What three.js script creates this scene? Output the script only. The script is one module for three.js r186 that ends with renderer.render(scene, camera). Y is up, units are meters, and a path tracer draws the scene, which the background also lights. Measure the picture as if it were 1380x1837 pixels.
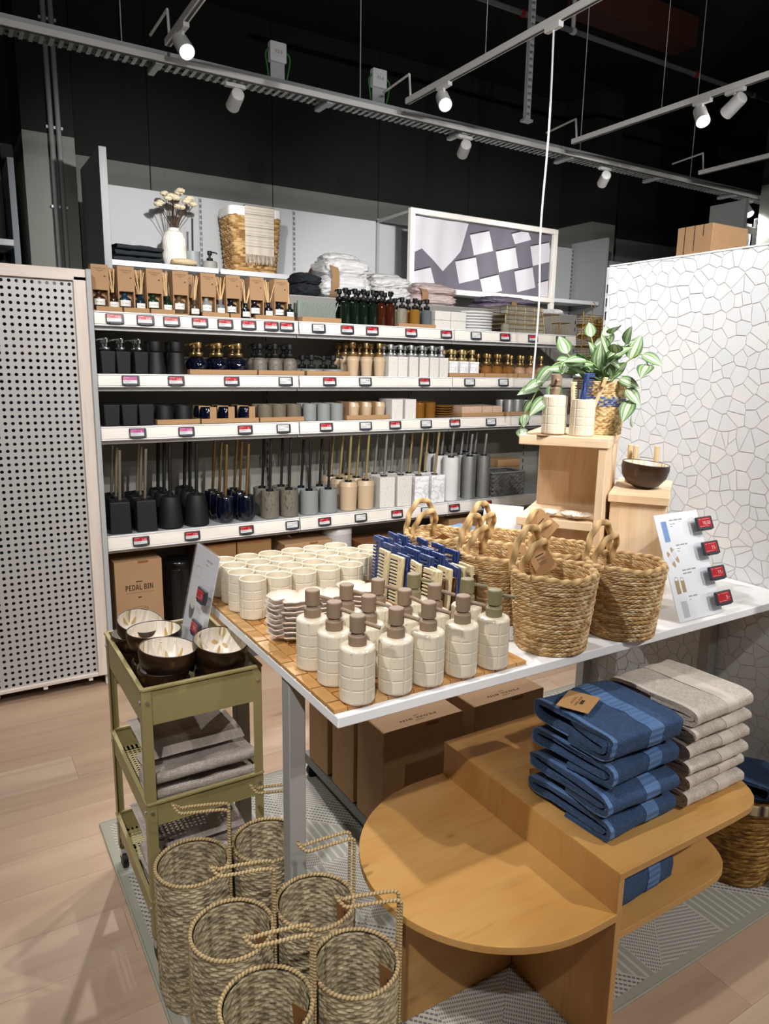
import * as THREE from 'three';
import { RoundedBoxGeometry } from 'three/addons/geometries/RoundedBoxGeometry.js';
import * as BGU from 'three/addons/utils/BufferGeometryUtils.js';
import { RectAreaLightUniformsLib } from 'three/addons/lights/RectAreaLightUniformsLib.js';

// ---------------------------------------------------------------- camera, light, exposure
const scene = new THREE.Scene();
const renderer = new THREE.WebGLRenderer({ antialias: true });
renderer.toneMapping = THREE.LinearToneMapping;
renderer.toneMappingExposure = 1.0;
renderer.shadowMap.enabled = true;
RectAreaLightUniformsLib.init();
scene.background = new THREE.Color(0x000000);
const camera = new THREE.PerspectiveCamera(70.975, 1380 / 1837, 0.05, 60);
camera.position.set(0, 1.55, 0);
camera.rotation.order = 'YXZ';
camera.rotation.set(-0.198014, -0.550965, 0.0167646);
scene.add(camera);
const SPOT = .165;             // one knob for every shop spotlight

// ---------------------------------------------------------------- helpers
const PI = Math.PI, V3 = (x, y, z) => new THREE.Vector3(x, y, z);
function rng(seed) { let s = seed >>> 0; return () => { s = (s + 0x6D2B79F5) >>> 0; let t = Math.imul(s ^ (s >>> 15), 1 | s); t = (t + Math.imul(t ^ (t >>> 7), 61 | t)) ^ t; return ((t ^ (t >>> 14)) >>> 0) / 4294967296; }; }
const taken = {};
function numbered(n) { n = n.replace(/_\d{3}$/, ''); if (!(n in taken)) { taken[n] = 0; return n; } taken[n]++; return n + '_' + String(taken[n]).padStart(3, '0'); }
const ORD = ['first', 'second', 'third', 'fourth', 'fifth', 'sixth', 'seventh', 'eighth', 'ninth', 'tenth', 'eleventh', 'twelfth', 'thirteenth', 'fourteenth', 'fifteenth', 'sixteenth', 'seventeenth'];
function tag(o, label, category, group, kind) { o.userData.label = label; o.userData.category = category; if (group) o.userData.group = group; if (kind) o.userData.kind = kind; return o; }
function thing(name, label, category, pos = [0, 0, 0], turn = 0, group) { const o = new THREE.Group(); o.name = numbered(name); scene.add(o); o.position.set(...pos); o.rotation.y = turn; return tag(o, label, category, group); }
function part(parent, name, geo, mat, pos, rot) { const m = new THREE.Mesh(geo, mat); m.name = name; m.castShadow = m.receiveShadow = true; if (pos) m.position.set(...pos); if (rot) m.rotation.set(...rot); parent.add(m); return m; }
function solo(name, label, category, geo, mat, pos, group, turn = 0) { const m = part(scene, numbered(name), geo, mat, pos); m.rotation.y = turn; return tag(m, label, category, group); }
function struct(name, geo, mat, pos, label) { const m = part(scene, name, geo, mat, pos); m.userData.kind = 'structure'; if (label) m.userData.label = label; return m; }
function structGroup(name) { const g = new THREE.Group(); g.name = name; scene.add(g); g.userData.kind = 'structure'; return g; }
function dup(proto, pos, turn, label, group) { const c = proto.clone(); c.name = numbered(proto.name); scene.add(c); c.position.set(...pos); if (turn !== undefined) c.rotation.y = turn; c.userData = { ...proto.userData, label }; if (group) c.userData.group = group; return c; }
const box = (w, h, d, x = 0, y = 0, z = 0) => { const g = new THREE.BoxGeometry(w, h, d); g.translate(x, y, z); return g; };
const rbox = (w, h, d, r = .004, s = 2, x = 0, y = 0, z = 0) => { const g = new RoundedBoxGeometry(w, h, d, s, Math.min(r, w / 2.01, h / 2.01, d / 2.01)); g.translate(x, y, z); return g; };
const cyl = (r1, r2, h, s = 24, x = 0, y = 0, z = 0) => { const g = new THREE.CylinderGeometry(r1, r2, h, s); g.translate(x, y, z); return g; };
const lathe = (pts, s = 40) => new THREE.LatheGeometry(pts.map(p => new THREE.Vector2(p[0], p[1])), s);
const tube = (pts, r, seg = 24, rs = 8, closed = false, tension = .5) => new THREE.TubeGeometry(new THREE.CatmullRomCurve3(pts.map(p => V3(...p)), closed, 'catmullrom', tension), seg, r, rs, closed);
function bar(a, b, r, s = 8) { const A = V3(...a), B = V3(...b), d = B.clone().sub(A), g = new THREE.CylinderGeometry(r, r, d.length(), s); g.applyQuaternion(new THREE.Quaternion().setFromUnitVectors(V3(0, 1, 0), d.normalize())); g.translate((A.x + B.x) / 2, (A.y + B.y) / 2, (A.z + B.z) / 2); return g; }
const merge = gs => BGU.mergeGeometries(gs.map(g => { const n = g.index ? g.toNonIndexed() : g.clone(); for (const k of Object.keys(n.attributes)) if (!['position', 'normal', 'uv'].includes(k)) n.deleteAttribute(k); return n; }));
const extr = (pts, depth, bevel = 0, holes) => { const s = new THREE.Shape(pts.map(p => new THREE.Vector2(p[0], p[1]))); if (holes) for (const h of holes) s.holes.push(new THREE.Path(h.map(p => new THREE.Vector2(p[0], p[1])))); return new THREE.ExtrudeGeometry(s, { depth, bevelEnabled: bevel > 0, bevelThickness: bevel, bevelSize: bevel, bevelSegments: 2, curveSegments: 12 }); };
// uv in metres from the dominant face direction
function boxUV(g, sx = 1, sy = 1, swap = false) { const n = g.index ? g.toNonIndexed() : g; const p = n.attributes.position, a = new Float32Array(p.count * 2); for (let i = 0; i < p.count; i += 3) { const A = V3().fromBufferAttribute(p, i), B = V3().fromBufferAttribute(p, i + 1), C = V3().fromBufferAttribute(p, i + 2); const N = B.clone().sub(A).cross(C.clone().sub(A)); const ax = Math.abs(N.x), ay = Math.abs(N.y), az = Math.abs(N.z); [A, B, C].forEach((q, k) => { let u, v; if (ay >= ax && ay >= az) { u = q.x; v = q.z; } else if (ax >= az) { u = q.z; v = q.y; } else { u = q.x; v = q.y; } if (swap) [u, v] = [v, u]; a[(i + k) * 2] = u * sx; a[(i + k) * 2 + 1] = v * sy; }); } n.setAttribute('uv', new THREE.BufferAttribute(a, 2)); return n; }
// parametric surface: f(u,v) -> [x,y,z] and optional colour; u wraps when closed
function surf(nu, nv, f, closedU = true, col) { const pos = [], uv = [], idx = [], c = []; for (let j = 0; j <= nv; j++) for (let i = 0; i <= nu; i++) { const u = i / nu, v = j / nv; pos.push(...f(u, v)); uv.push(u, v); if (col) c.push(...col(u, v)); } for (let j = 0; j < nv; j++) for (let i = 0; i < nu; i++) { const a = j * (nu + 1) + i, b = a + 1, d = a + nu + 1, e = d + 1; idx.push(a, b, e, a, e, d); } const g = new THREE.BufferGeometry(); g.setAttribute('position', new THREE.Float32BufferAttribute(pos, 3)); g.setAttribute('uv', new THREE.Float32BufferAttribute(uv, 2)); if (col) g.setAttribute('color', new THREE.Float32BufferAttribute(c, 3)); g.setIndex(idx); g.computeVertexNormals(); if (closedU) { const n = g.attributes.normal; for (let j = 0; j <= nv; j++) { const a = j * (nu + 1), b = a + nu; const x = n.getX(a) + n.getX(b), y = n.getY(a) + n.getY(b), z = n.getZ(a) + n.getZ(b), l = Math.hypot(x, y, z) || 1; n.setXYZ(a, x / l, y / l, z / l); n.setXYZ(b, x / l, y / l, z / l); } } return g; }

// ---------------------------------------------------------------- noise + textures
function hash2(x, y, s) { let h = Math.imul(x | 0, 374761393) + Math.imul(y | 0, 668265263) + Math.imul(s | 0, 1442695041); h = Math.imul(h ^ (h >>> 13), 1274126177); return ((h ^ (h >>> 16)) >>> 0) / 4294967296; }
function vn(x, y, px, py, s) { const xi = Math.floor(x), yi = Math.floor(y), fx = x - xi, fy = y - yi, u = fx * fx * (3 - 2 * fx), v = fy * fy * (3 - 2 * fy); const m = (a, p) => ((a % p) + p) % p; const a = hash2(m(xi, px), m(yi, py), s), b = hash2(m(xi + 1, px), m(yi, py), s), c = hash2(m(xi, px), m(yi + 1, py), s), d = hash2(m(xi + 1, px), m(yi + 1, py), s); return a + (b - a) * u + (c - a) * v + (a - b - c + d) * u * v; }
function fbm(u, v, fx, fy, oct, s) { let t = 0, a = .5, n = 0; for (let o = 0; o < oct; o++) { t += a * vn(u * fx, v * fy, fx, fy, s + o * 17); n += a; a *= .5; fx *= 2; fy *= 2; } return t / n; }
const hex = h => [(h >> 16 & 255), (h >> 8 & 255), h & 255];
const mix = (a, b, t) => [a[0] + (b[0] - a[0]) * t, a[1] + (b[1] - a[1]) * t, a[2] + (b[2] - a[2]) * t];
function tex(w, h, fn, srgb = true, rep = [1, 1]) { const d = new Uint8Array(w * h * 4); for (let y = 0; y < h; y++) for (let x = 0; x < w; x++) { const c = fn(x / w, y / h, x, y), i = (y * w + x) * 4; d[i] = Math.max(0, Math.min(255, c[0])); d[i + 1] = Math.max(0, Math.min(255, c[1])); d[i + 2] = Math.max(0, Math.min(255, c[2])); d[i + 3] = 255; } const t = new THREE.DataTexture(d, w, h, THREE.RGBAFormat); t.magFilter = THREE.LinearFilter; t.minFilter = THREE.LinearMipmapLinearFilter; t.generateMipmaps = true; t.wrapS = t.wrapT = THREE.RepeatWrapping; if (srgb) t.colorSpace = THREE.SRGBColorSpace; t.repeat.set(...rep); t.needsUpdate = true; return t; }
const grey = (w, h, fn, rep) => tex(w, h, (u, v, x, y) => { const g = fn(u, v, x, y) * 255; return [g, g, g]; }, false, rep);
function canvasTex(w, h, draw) { const c = document.createElement('canvas'); c.width = w; c.height = h; const x = c.getContext('2d'); draw(x, w, h); const t = new THREE.CanvasTexture(c); t.colorSpace = THREE.SRGBColorSpace; return t; }
const std = (color, rough = .6, extra = {}) => new THREE.MeshStandardMaterial({ color, roughness: rough, ...extra });
const phys = (color, rough = .4, extra = {}) => new THREE.MeshPhysicalMaterial({ color, roughness: rough, ...extra });
const clothBump = grey(128, 128, (u, v, x, y) => .5 * fbm(u, v, 32, 32, 2, 5) + .5 * hash2(x, y, 9));
const terryCol = tex(256, 256, (u, v, x, y) => { const g = 188 + 85 * (.55 * fbm(u, v, 40, 40, 2, 15) + .25 * fbm(u, v, 8, 8, 2, 25) + .2 * hash2(x, y, 3)); return [g, g, g]; });
const terryBump = grey(256, 256, (u, v, x, y) => .55 * fbm(u, v, 64, 64, 2, 15) + .45 * hash2(x, y, 3));
// wood: grain runs along u
function woodTex(a, b, dark, seed, fy = 26, knots = 0) { const R = rng(seed), K = []; for (let i = 0; i < knots; i++) K.push([R(), R(), .015 + R() * .02]); const A = hex(a), B = hex(b), D = hex(dark); return tex(512, 512, (u, v) => { let vv = v + .035 * fbm(u, v, 3, 3, 2, seed + 3) + .012 * fbm(u, v, 8, 6, 2, seed + 5); let k = 0; for (const [ku, kv, kr] of K) { let du = Math.abs(u - ku), dv = Math.abs(v - kv); du = Math.min(du, 1 - du); dv = Math.min(dv, 1 - dv); const d = Math.hypot(du * .6, dv); vv += .02 * Math.exp(-(d * d) / (kr * kr * 3)); k = Math.max(k, Math.exp(-(d * d) / (kr * kr * .25))); } vv = vv - Math.floor(vv); let g = fbm(u, vv, 3, fy, 4, seed), f = fbm(u, vv, 6, fy * 5, 2, seed + 9); let c = mix(A, B, Math.min(1, Math.max(0, g * 1.5 - .25))); c = mix(c, D, Math.max(0, f - .55) * .7 + k * .7); return c; }); }
const woodLight = woodTex(0xe8d2b4, 0xd9b88f, 0xb98f63, 11, 14, 1);
const woodOak = woodTex(0xcfa263, 0xbf8d4c, 0x99672f, 23, 10, 2);
const woodFloor = woodTex(0xcbb299, 0xb89d85, 0x987a66, 37, 9, 3);
const woodPale = woodTex(0xded2c8, 0xcfc1b6, 0xb3a398, 51, 30, 0);
const woodStrip = woodTex(0xefebe4, 0xe2dbd1, 0xcdc3b6, 57, 24, 0);
const woodHoney = woodTex(0xd6b381, 0xc39a63, 0x9f7546, 63, 12, 0);
const kraftT = tex(256, 256, (u, v, x, y) => mix(hex(0xb18d67), hex(0x9e7a54), .6 * fbm(u, v, 20, 60, 3, 8) + .4 * hash2(x, y, 4)));
const M = {
  white: std(0xf2f2f2, .45), whiteSatin: std(0xe9eaec, .35), offwhite: std(0xdedbd3, .6), grey: std(0x8d918f, .6), panelGrey: std(0xa9abac, .65), darkGrey: std(0x3c3f40, .6),
  shelfBack: std(0x93918a, .75), shelfMetal: std(0xb9bcbc, .4, { metalness: .3 }), black: std(0x0c0c0d, .55), blackMatte: std(0x090a0b, .6), blackGloss: std(0x0a0a0b, .2),
  steel: std(0xb7bcc0, .38, { metalness: .85 }), galv: std(0xc9ced0, .5, { metalness: .25 }), chrome: std(0xdfe3e6, .12, { metalness: 1 }), brushed: std(0xbfc1c3, .34, { metalness: .75 }),
  gold: std(0xbb9d68, .3, { metalness: .9 }), goldWire: std(0xb7944e, .35, { metalness: .9 }), brass: std(0xbda877, .4, { metalness: .7 }),
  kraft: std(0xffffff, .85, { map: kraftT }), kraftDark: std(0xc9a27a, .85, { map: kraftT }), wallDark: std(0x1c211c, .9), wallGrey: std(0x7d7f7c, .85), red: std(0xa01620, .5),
  olive: std(0x9d9162, .42), screw: std(0xc9ccd0, .3, { metalness: .9 }), railWhite: std(0xf1f1ee, .5), lampWhite: std(0xf4f4f2, .45),
  pine: std(0xffffff, .6, { map: woodLight }), oak: std(0xffffff, .42, { map: woodOak }), paleWood: std(0xffffff, .55, { map: woodPale }), stripWood: std(0xffffff, .5, { map: woodStrip }),
  tagFrame: std(0x2b333b, .4), acrylic: phys(0xffffff, .08, { transmission: 1, thickness: 0, ior: 1.49 }), glassClear: phys(0xffffff, .05, { transmission: 1, thickness: 0 }),
};
// ---------------------------------------------------------------- the hall
const floorMats = [0xffffff, 0xf8f4f0, 0xf2ede8].map(c => std(c, .5, { map: woodFloor }));
{
  const f = structGroup('floor');
  part(f, 'subfloor', boxUV(box(16, .1, 13.6, 4.5, -.056, -3.0), .4, 1), std(0xd9d3cc, .55, { map: woodFloor }));
  const PW = .19, PL = 1.28, R = rng(4), vars = [];
  for (let k = 0; k < 6; k++) { const g = boxUV(rbox(PL - .0005, .01, PW - .0005, .0006, 1), .42, 1); const uv = g.attributes.uv, ou = R(), ov = R(); for (let i = 0; i < uv.count; i++) uv.setXY(i, uv.getX(i) + ou, uv.getY(i) * 1.05 + ov); vars.push(g); }
  for (let r = 0; r < 21; r++) for (let k = 0; k < 5; k++) { const z = -3.75 + r * PW, x = -1.6 + k * PL + ((r * 7) % 5) * .23; part(f, 'plank', vars[Math.floor(R() * 6)], floorMats[Math.floor(R() * 3)], [x, -.005, z]); }
}
struct('ceiling', box(16, .1, 13.6, 4.5, 5.3, -3.0), M.wallDark, null, 'black painted ceiling high above the shop');
{ // back wall: grey below, black above, joints between the panels
  const w = structGroup('wall_back'), Zw = -8.15, G = 3.57, x0 = -3.5, x1 = 12.5;
  part(w, 'wall_core', box(x1 - x0, 5.3, .1, (x0 + x1) / 2, 2.65, Zw - .08), M.wallDark);
  const seams = [-3.5, -2.2, -.8, .68, 2.07, 3.44, 4.84, 6.24, 7.99, 9.3, 10.7, 12.5];
  for (let i = 0; i + 1 < seams.length; i++) { const a = seams[i] + .006, b = seams[i + 1] - .006; part(w, 'lower_panel', box(b - a, G, .03, (a + b) / 2, G / 2, Zw - .015), M.wallGrey); part(w, 'upper_panel', box(b - a, 5.3 - G, .03, (a + b) / 2, G + (5.3 - G) / 2, Zw - .015), M.wallDark); }
}
function wallSide(name, x) { const w = structGroup(name); part(w, 'lower_panel', box(.1, 3.57, 13.6, x, 1.785, -3), M.wallGrey); part(w, 'upper_panel', box(.1, 1.73, 13.6, x, 4.435, -3), M.wallDark); }
wallSide('wall_left', -3.5); wallSide('wall_right', 12.5);
{ const w = structGroup('wall_front'); part(w, 'lower_panel', box(16, 3.57, .1, 4.5, 1.785, 3.8), M.wallGrey); part(w, 'upper_panel', box(16, 1.73, .1, 4.5, 4.435, 3.8), M.wallDark); }
function column(name, x0, x1, z0, z1, h, lab) { const c = thing(name, lab, 'column', [(x0 + x1) / 2, 0, (z0 + z1) / 2]); part(c, 'grey_lower_half', box(x1 - x0, h, z1 - z0, 0, h / 2, 0), std(0x84867f, .8)); part(c, 'black_upper_half', box(x1 - x0, 5.25 - h, z1 - z0, 0, h + (5.25 - h) / 2, 0), M.wallDark); return c; }
{
  const c = column('column', .79, 1.21, -8.14, -7.32, 3.5, 'grey and black column with pipes left of the tall shelving');
  part(c, 'pipe', merge([bar([.02, 2.35, .44], [.02, 5.2, .44], .022), bar([-.2, 2.35, .44], [.02, 2.35, .44], .022)]), M.grey);
  part(c, 'pipe', bar([.08, .02, .44], [.08, 5.2, .44], .022), M.grey);
  for (const y of [2.9, 3.55, 4.4]) part(c, 'pipe_clip', rbox(.14, .025, .03, .004, 1, .05, y, .425), M.galv);
}
column('column', 7.9, 8.36, -8.14, -7.5, 3.58, 'grey and black column behind the framed textile panel');
column('column', 7.06, 7.6, -4.52, -4.1, 3.36, 'grey and black column at the right edge of the photo');

// ---------------------------------------------------------------- ceiling services
const TY = 3.3;
{ // perforated cable tray with slots
  const t = thing('cable_tray', 'galvanised perforated cable tray running along the ceiling', 'cable tray', [0, TY, -4.72]);
  const x0 = -2.6, x1 = 9.6, L = x1 - x0, mid = (x0 + x1) / 2;
  const rung = [], side = [];
  for (let x = x0; x < x1; x += .05) rung.push(box(.022, .003, .16, x, .0, -.03));
  part(t, 'rung_floor', merge(rung), M.galv).userData.kind = 'stuff';
  // far side wall: strips with slots between
  for (const y of [.012, .036, .06]) side.push(box(L, .012, .003, mid, y, -.11));
  for (let x = x0; x < x1; x += .06) side.push(box(.034, .012, .003, x, .024, -.11), box(.034, .012, .003, x + .03, .048, -.11));
  part(t, 'slotted_side', merge(side), M.galv);
  part(t, 'near_side', box(L, .05, .003, mid, .025, .05), M.galv);
  for (let k = 0; k < 11; k++) part(t, 'bracket', rbox(.04, .03, .2, .004, 1, x0 + .5 + k * 1.12, -.02, -.03), M.galv);
}
{ const r = thing('lighting_track', 'white lighting track fixed along the cable tray', 'track', [0, TY - .005, -4.645]); part(r, 'rail', rbox(12.2, .035, .036, .003, 1, 3.5, 0, 0), M.railWhite); part(r, 'groove', box(12.2, .006, .014, 3.5, -.017, 0), M.darkGrey); }
const TRACKX = [[-.6, 'leftmost white lighting track running over the camera'], [1.25, 'white lighting track above the perforated panel running towards the viewer'], [2.84, 'white lighting track with the hanging white cable'], [4.38, 'white lighting track at the upper right of the photo'], [5.95, 'white lighting track outside the frame on the far right']];
for (const [x, lab] of TRACKX) {
  const r = thing('cross_track', lab, 'track', [x, TY, 0], 0, 'lighting tracks across the aisle');
  part(r, 'rail', rbox(.036, .036, 7.4, .003, 1, 0, 0, -.72), M.railWhite); part(r, 'groove', box(.014, .006, 7.4, 0, -.0165, -.72), M.darkGrey);
  part(r, 'hook', merge([bar([0, .015, -4.38], [0, .16, -4.4], .008), bar([0, .16, -4.4], [-.02, .13, -4.7], .008)]), M.railWhite);
  part(r, 'suspension_wire', bar([0, .02, -3.6], [0, 1.95, -3.6], .0025, 5), M.galv);
  part(r, 'suspension_wire', bar([0, .02, -1.2], [0, 1.95, -1.2], .0025, 5), M.galv);
}
for (const [x, k] of [[1.1, 0], [2.72, 1], [4.9, 2], [6.4, 3]]) {
  const lab = ['threaded rod holding the tray left of the first junction box', 'threaded rod holding the tray between the two junction boxes', 'threaded rod holding the tray right of the steel strut', 'threaded rod holding the tray near its far right end'][k];
  const r = thing('hanger_rod', lab, 'rod', [x, TY + .06, -4.85], 0, 'tray hanger rods'); part(r, 'rod', cyl(.004, .004, 1.9, 6, 0, .95, 0), M.galv); part(r, 'clamp', merge([rbox(.06, .012, .03, .003, 1, 0, 0, 0), rbox(.014, .05, .02, .003, 1, .015, .03, 0)]), M.galv);
}
{ const s = thing('steel_strut', 'vertical slotted steel strut hanging behind the white cable', 'strut', [4.25, TY + .2, -4.82]); const g = [box(.004, 1.95, .04, -.02, 1.0, 0), box(.004, 1.95, .04, .02, 1.0, 0)]; for (let y = .05; y < 1.95; y += .05) g.push(box(.04, .028, .003, 0, y, .02)); part(s, 'channel', merge(g), M.galv); part(s, 'foot_clamp', rbox(.09, .02, .06, .003, 1, 0, .03, 0), M.galv); }
const labelTex = (w, h, bg, draw) => canvasTex(w, h, (x, W, H) => { x.fillStyle = bg; x.fillRect(0, 0, W, H); draw(x, W, H); });
for (const [x, txt, lab] of [[2.07, 'F3.9', 'white junction box marked F3.9 standing on the cable tray'], [2.84, 'F3.4', 'white junction box marked F3.4 near the middle track']]) {
  const j = thing('junction_box', lab, 'junction box', [x, TY + .1, -4.8], 0, 'junction boxes on the tray');
  part(j, 'mount_plate', rbox(.1, .1, .012, .003, 1, 0, .04, 0), M.galv);
  part(j, 'box_body', rbox(.115, .12, .05, .008, 2, 0, .15, 0), M.whiteSatin);
  part(j, 'marking', new THREE.PlaneGeometry(.08, .06), new THREE.MeshStandardMaterial({ map: labelTex(128, 96, '#e6e7e8', (c, W, H) => { c.fillStyle = '#333'; c.font = '44px sans-serif'; c.textAlign = 'center'; c.fillText(txt, W / 2, H * .68); }), roughness: .5 }), [0, .15, .0262]);
  for (const s of [-1, 1]) part(j, 'green_cable', tube([[s * .055, .17, 0], [s * .085, .13, .01], [s * .075, .05, .01], [s * .06, -.02, 0]], .006, 16, 6), std(0x2d7a3a, .6));
}
{ const c = thing('hanging_cable', 'white power cable hanging from the track down behind the plant', 'cable', [2.84, TY, -3.05]); part(c, 'cord', tube([[0, -.02, 0], [.004, -.5, .004], [-.012, -1.0, 0], [.0, -1.4, .006], [-.01, -1.85, 0]], .0055, 60, 8), M.white); part(c, 'track_plug', rbox(.034, .03, .11, .005, 2, 0, -.03, 0), M.railWhite); }
{ const p = thing('sprinkler_pipe', 'grey sprinkler pipe with red couplings under the ceiling', 'pipe', [0, 4.55, -5.28]); part(p, 'pipe', bar([2.2, 0, 0], [10.5, 0, 0], .022, 12), std(0x6d716f, .5, { metalness: .3 })); for (const x of [4.55, 6.9]) part(p, 'red_coupling', cyl(.03, .03, .035, 14).rotateZ(PI / 2), M.red, [x, 0, 0]); for (const x of [3.1, 5.15, 7.9]) part(p, 'clamp', cyl(.03, .03, .04, 14).rotateZ(PI / 2), M.galv, [x, 0, 0]); part(p, 'drop_pipe', bar([5.15, 0, 0], [5.15, .7, 0], .02, 10), M.galv); }
solo('ceiling_beam', 'dark red-brown steel beam under the black ceiling', 'beam', rbox(1.6, .28, .3, .01, 1), std(0x4a2616, .7), [6.3, 5.05, -5.6]);

// ---------------------------------------------------------------- spotlights
const lensMat = new THREE.MeshStandardMaterial({ color: 0xffffff, emissive: 0xfff8ee, emissiveIntensity: 10 });
const lensSoft = new THREE.MeshStandardMaterial({ color: 0xffffff, emissive: 0xfff8ee, emissiveIntensity: 7 });
const housingG = lathe([[.0, .07], [.034, .07], [.041, .06], [.043, -.066], [.040, -.07], [.037, -.066], [.036, -.05], [0, -.05]], 28);
const lensG = cyl(.035, .035, .004, 28, 0, -.054, 0);
function spotlight(label, [x, y, z], target, cd, angle = .62, along = 'z', mat = lensMat) {
  const g = thing('track_spotlight', label, 'spotlight', [x, y, z], 0, 'track spotlights');
  const ad = along === 'z' ? rbox(.034, .024, .13, .004, 1, 0, .0, 0) : rbox(.13, .024, .034, .004, 1, 0, 0, 0);
  part(g, 'track_adapter', ad, M.railWhite, [0, -.03, 0]);
  part(g, 'stem', cyl(.009, .009, .05, 10), M.railWhite, [0, -.06, 0]);
  const dir = V3(...target).sub(V3(x, y - .11, z)).normalize(), q = new THREE.Quaternion().setFromUnitVectors(V3(0, -1, 0), dir);
  const h = part(g, 'housing', housingG, M.lampWhite, [0, -.11, 0]); h.quaternion.copy(q);
  part(h, 'lens', lensG, mat);
  const L = new THREE.SpotLight(0xfffcfa, cd * SPOT, 0, angle, .75, 2); L.name = 'lamp_light';
  L.position.set(0, -.11, 0).addScaledVector(dir, .075); L.castShadow = true; L.shadow.radius = 1.7; L.shadow.mapSize.set(1024, 1024);
  L.target.position.set(...target).sub(V3(x, y, z)); L.target.name = 'aim'; g.add(L); g.add(L.target);
  return g;
}
spotlight('lit spotlight on the track above the perforated panel', [1.25, TY, -4.13], [1.45, .9, -1.6], 110);
spotlight('lit spotlight left of the hanging cable', [2.84, TY, -4.0], [1.6, .6, -1.0], 110);
spotlight('lit spotlight at upper right beside an unlit-looking one', [4.38, TY, -3.28], [2.9, .5, -1.2], 70);
spotlight('white spotlight turned away, right of the lit one at upper right', [4.38, TY, -3.05], [5.0, 1.2, -6.8], 120);
spotlight('spotlight under the tray beside the first junction box', [1.72, TY - .03, -4.645], [1.9, 2.5, -7.1], 115, .7, 'x');
spotlight('spotlight under the tray right of the second cross track', [3.5, TY - .03, -4.645], [4.6, 2.5, -7.0], 120, .7, 'x');
spotlight('spotlight under the tray right of the third cross track', [5.0, TY - .03, -4.645], [6.6, 2.2, -7.2], 90, .7, 'x');
spotlight('lit spotlight at the far right end of the tray', [7.05, TY - .03, -4.645], [6.6, .4, -2.4], 90, .7, 'x');
// unseen lamps of the same tracks behind and above the camera; fill lamps are added
spotlight('spotlight over the camera aimed at the left shelf bay', [-.6, TY, -.75], [1.1, 1.1, -3.6], 95);
spotlight('spotlight over the camera aimed at the display table', [-.6, TY, -1.0], [1.2, .5, -1.2], 76, .42);
spotlight('spotlight on the second track aimed at the middle shelf bay', [1.25, TY, -.15], [1.75, 1.2, -3.6], 130);
spotlight('spotlight on the second track aimed at the right shelf bay', [1.25, TY, .45], [3.0, 1.2, -3.6], 165);
spotlight('spotlight on the leftmost track aimed at the perforated panel', [-.6, TY, -1.35], [.3, .9, -3.5], 10);
spotlight('spotlight on the leftmost track aimed at the floor on the left', [-.6, TY, -2.7], [.1, 0, -2.75], 55, .5);
spotlight('added wide fill spotlight high behind the camera in the middle', [1.25, TY, 1.5], [1.5, .6, -1.6], 26, .95);  // unseen fill lamp, added to lift the general brightness
spotlight('added wide fill spotlight high behind the camera on the right', [2.84, TY, 1.2], [1.6, .2, -.9], 115, .5);  // added fill, brightens the rug and floor at lower right
spotlight('added wide fill spotlight over the aisle before the shelves', [1.25, TY, -2.6], [1.6, .9, -1.8], 45, .95);  // extra fill lamp, added to soften the contrast
spotlight('added narrow fill spotlight behind the camera aimed at the olive trolley', [-.6, TY, .6], [.66, .45, -1.5], 110, .25);  // added so the trolley and hook baskets get frontal light
spotlight('added fill spotlight behind the camera brightening the cable tray and tracks', [-.6, TY, 2.7], [2.9, 3.35, -4.7], 170, .5);  // invented lamp, added to brighten tray, rails and upper wall
spotlight('second added fill spotlight brightening the tracks to the right', [1.25, TY, 2.7], [6.0, 3.3, -4.7], 150, .5);  // added companion lamp for the rails and tray farther right
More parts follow.
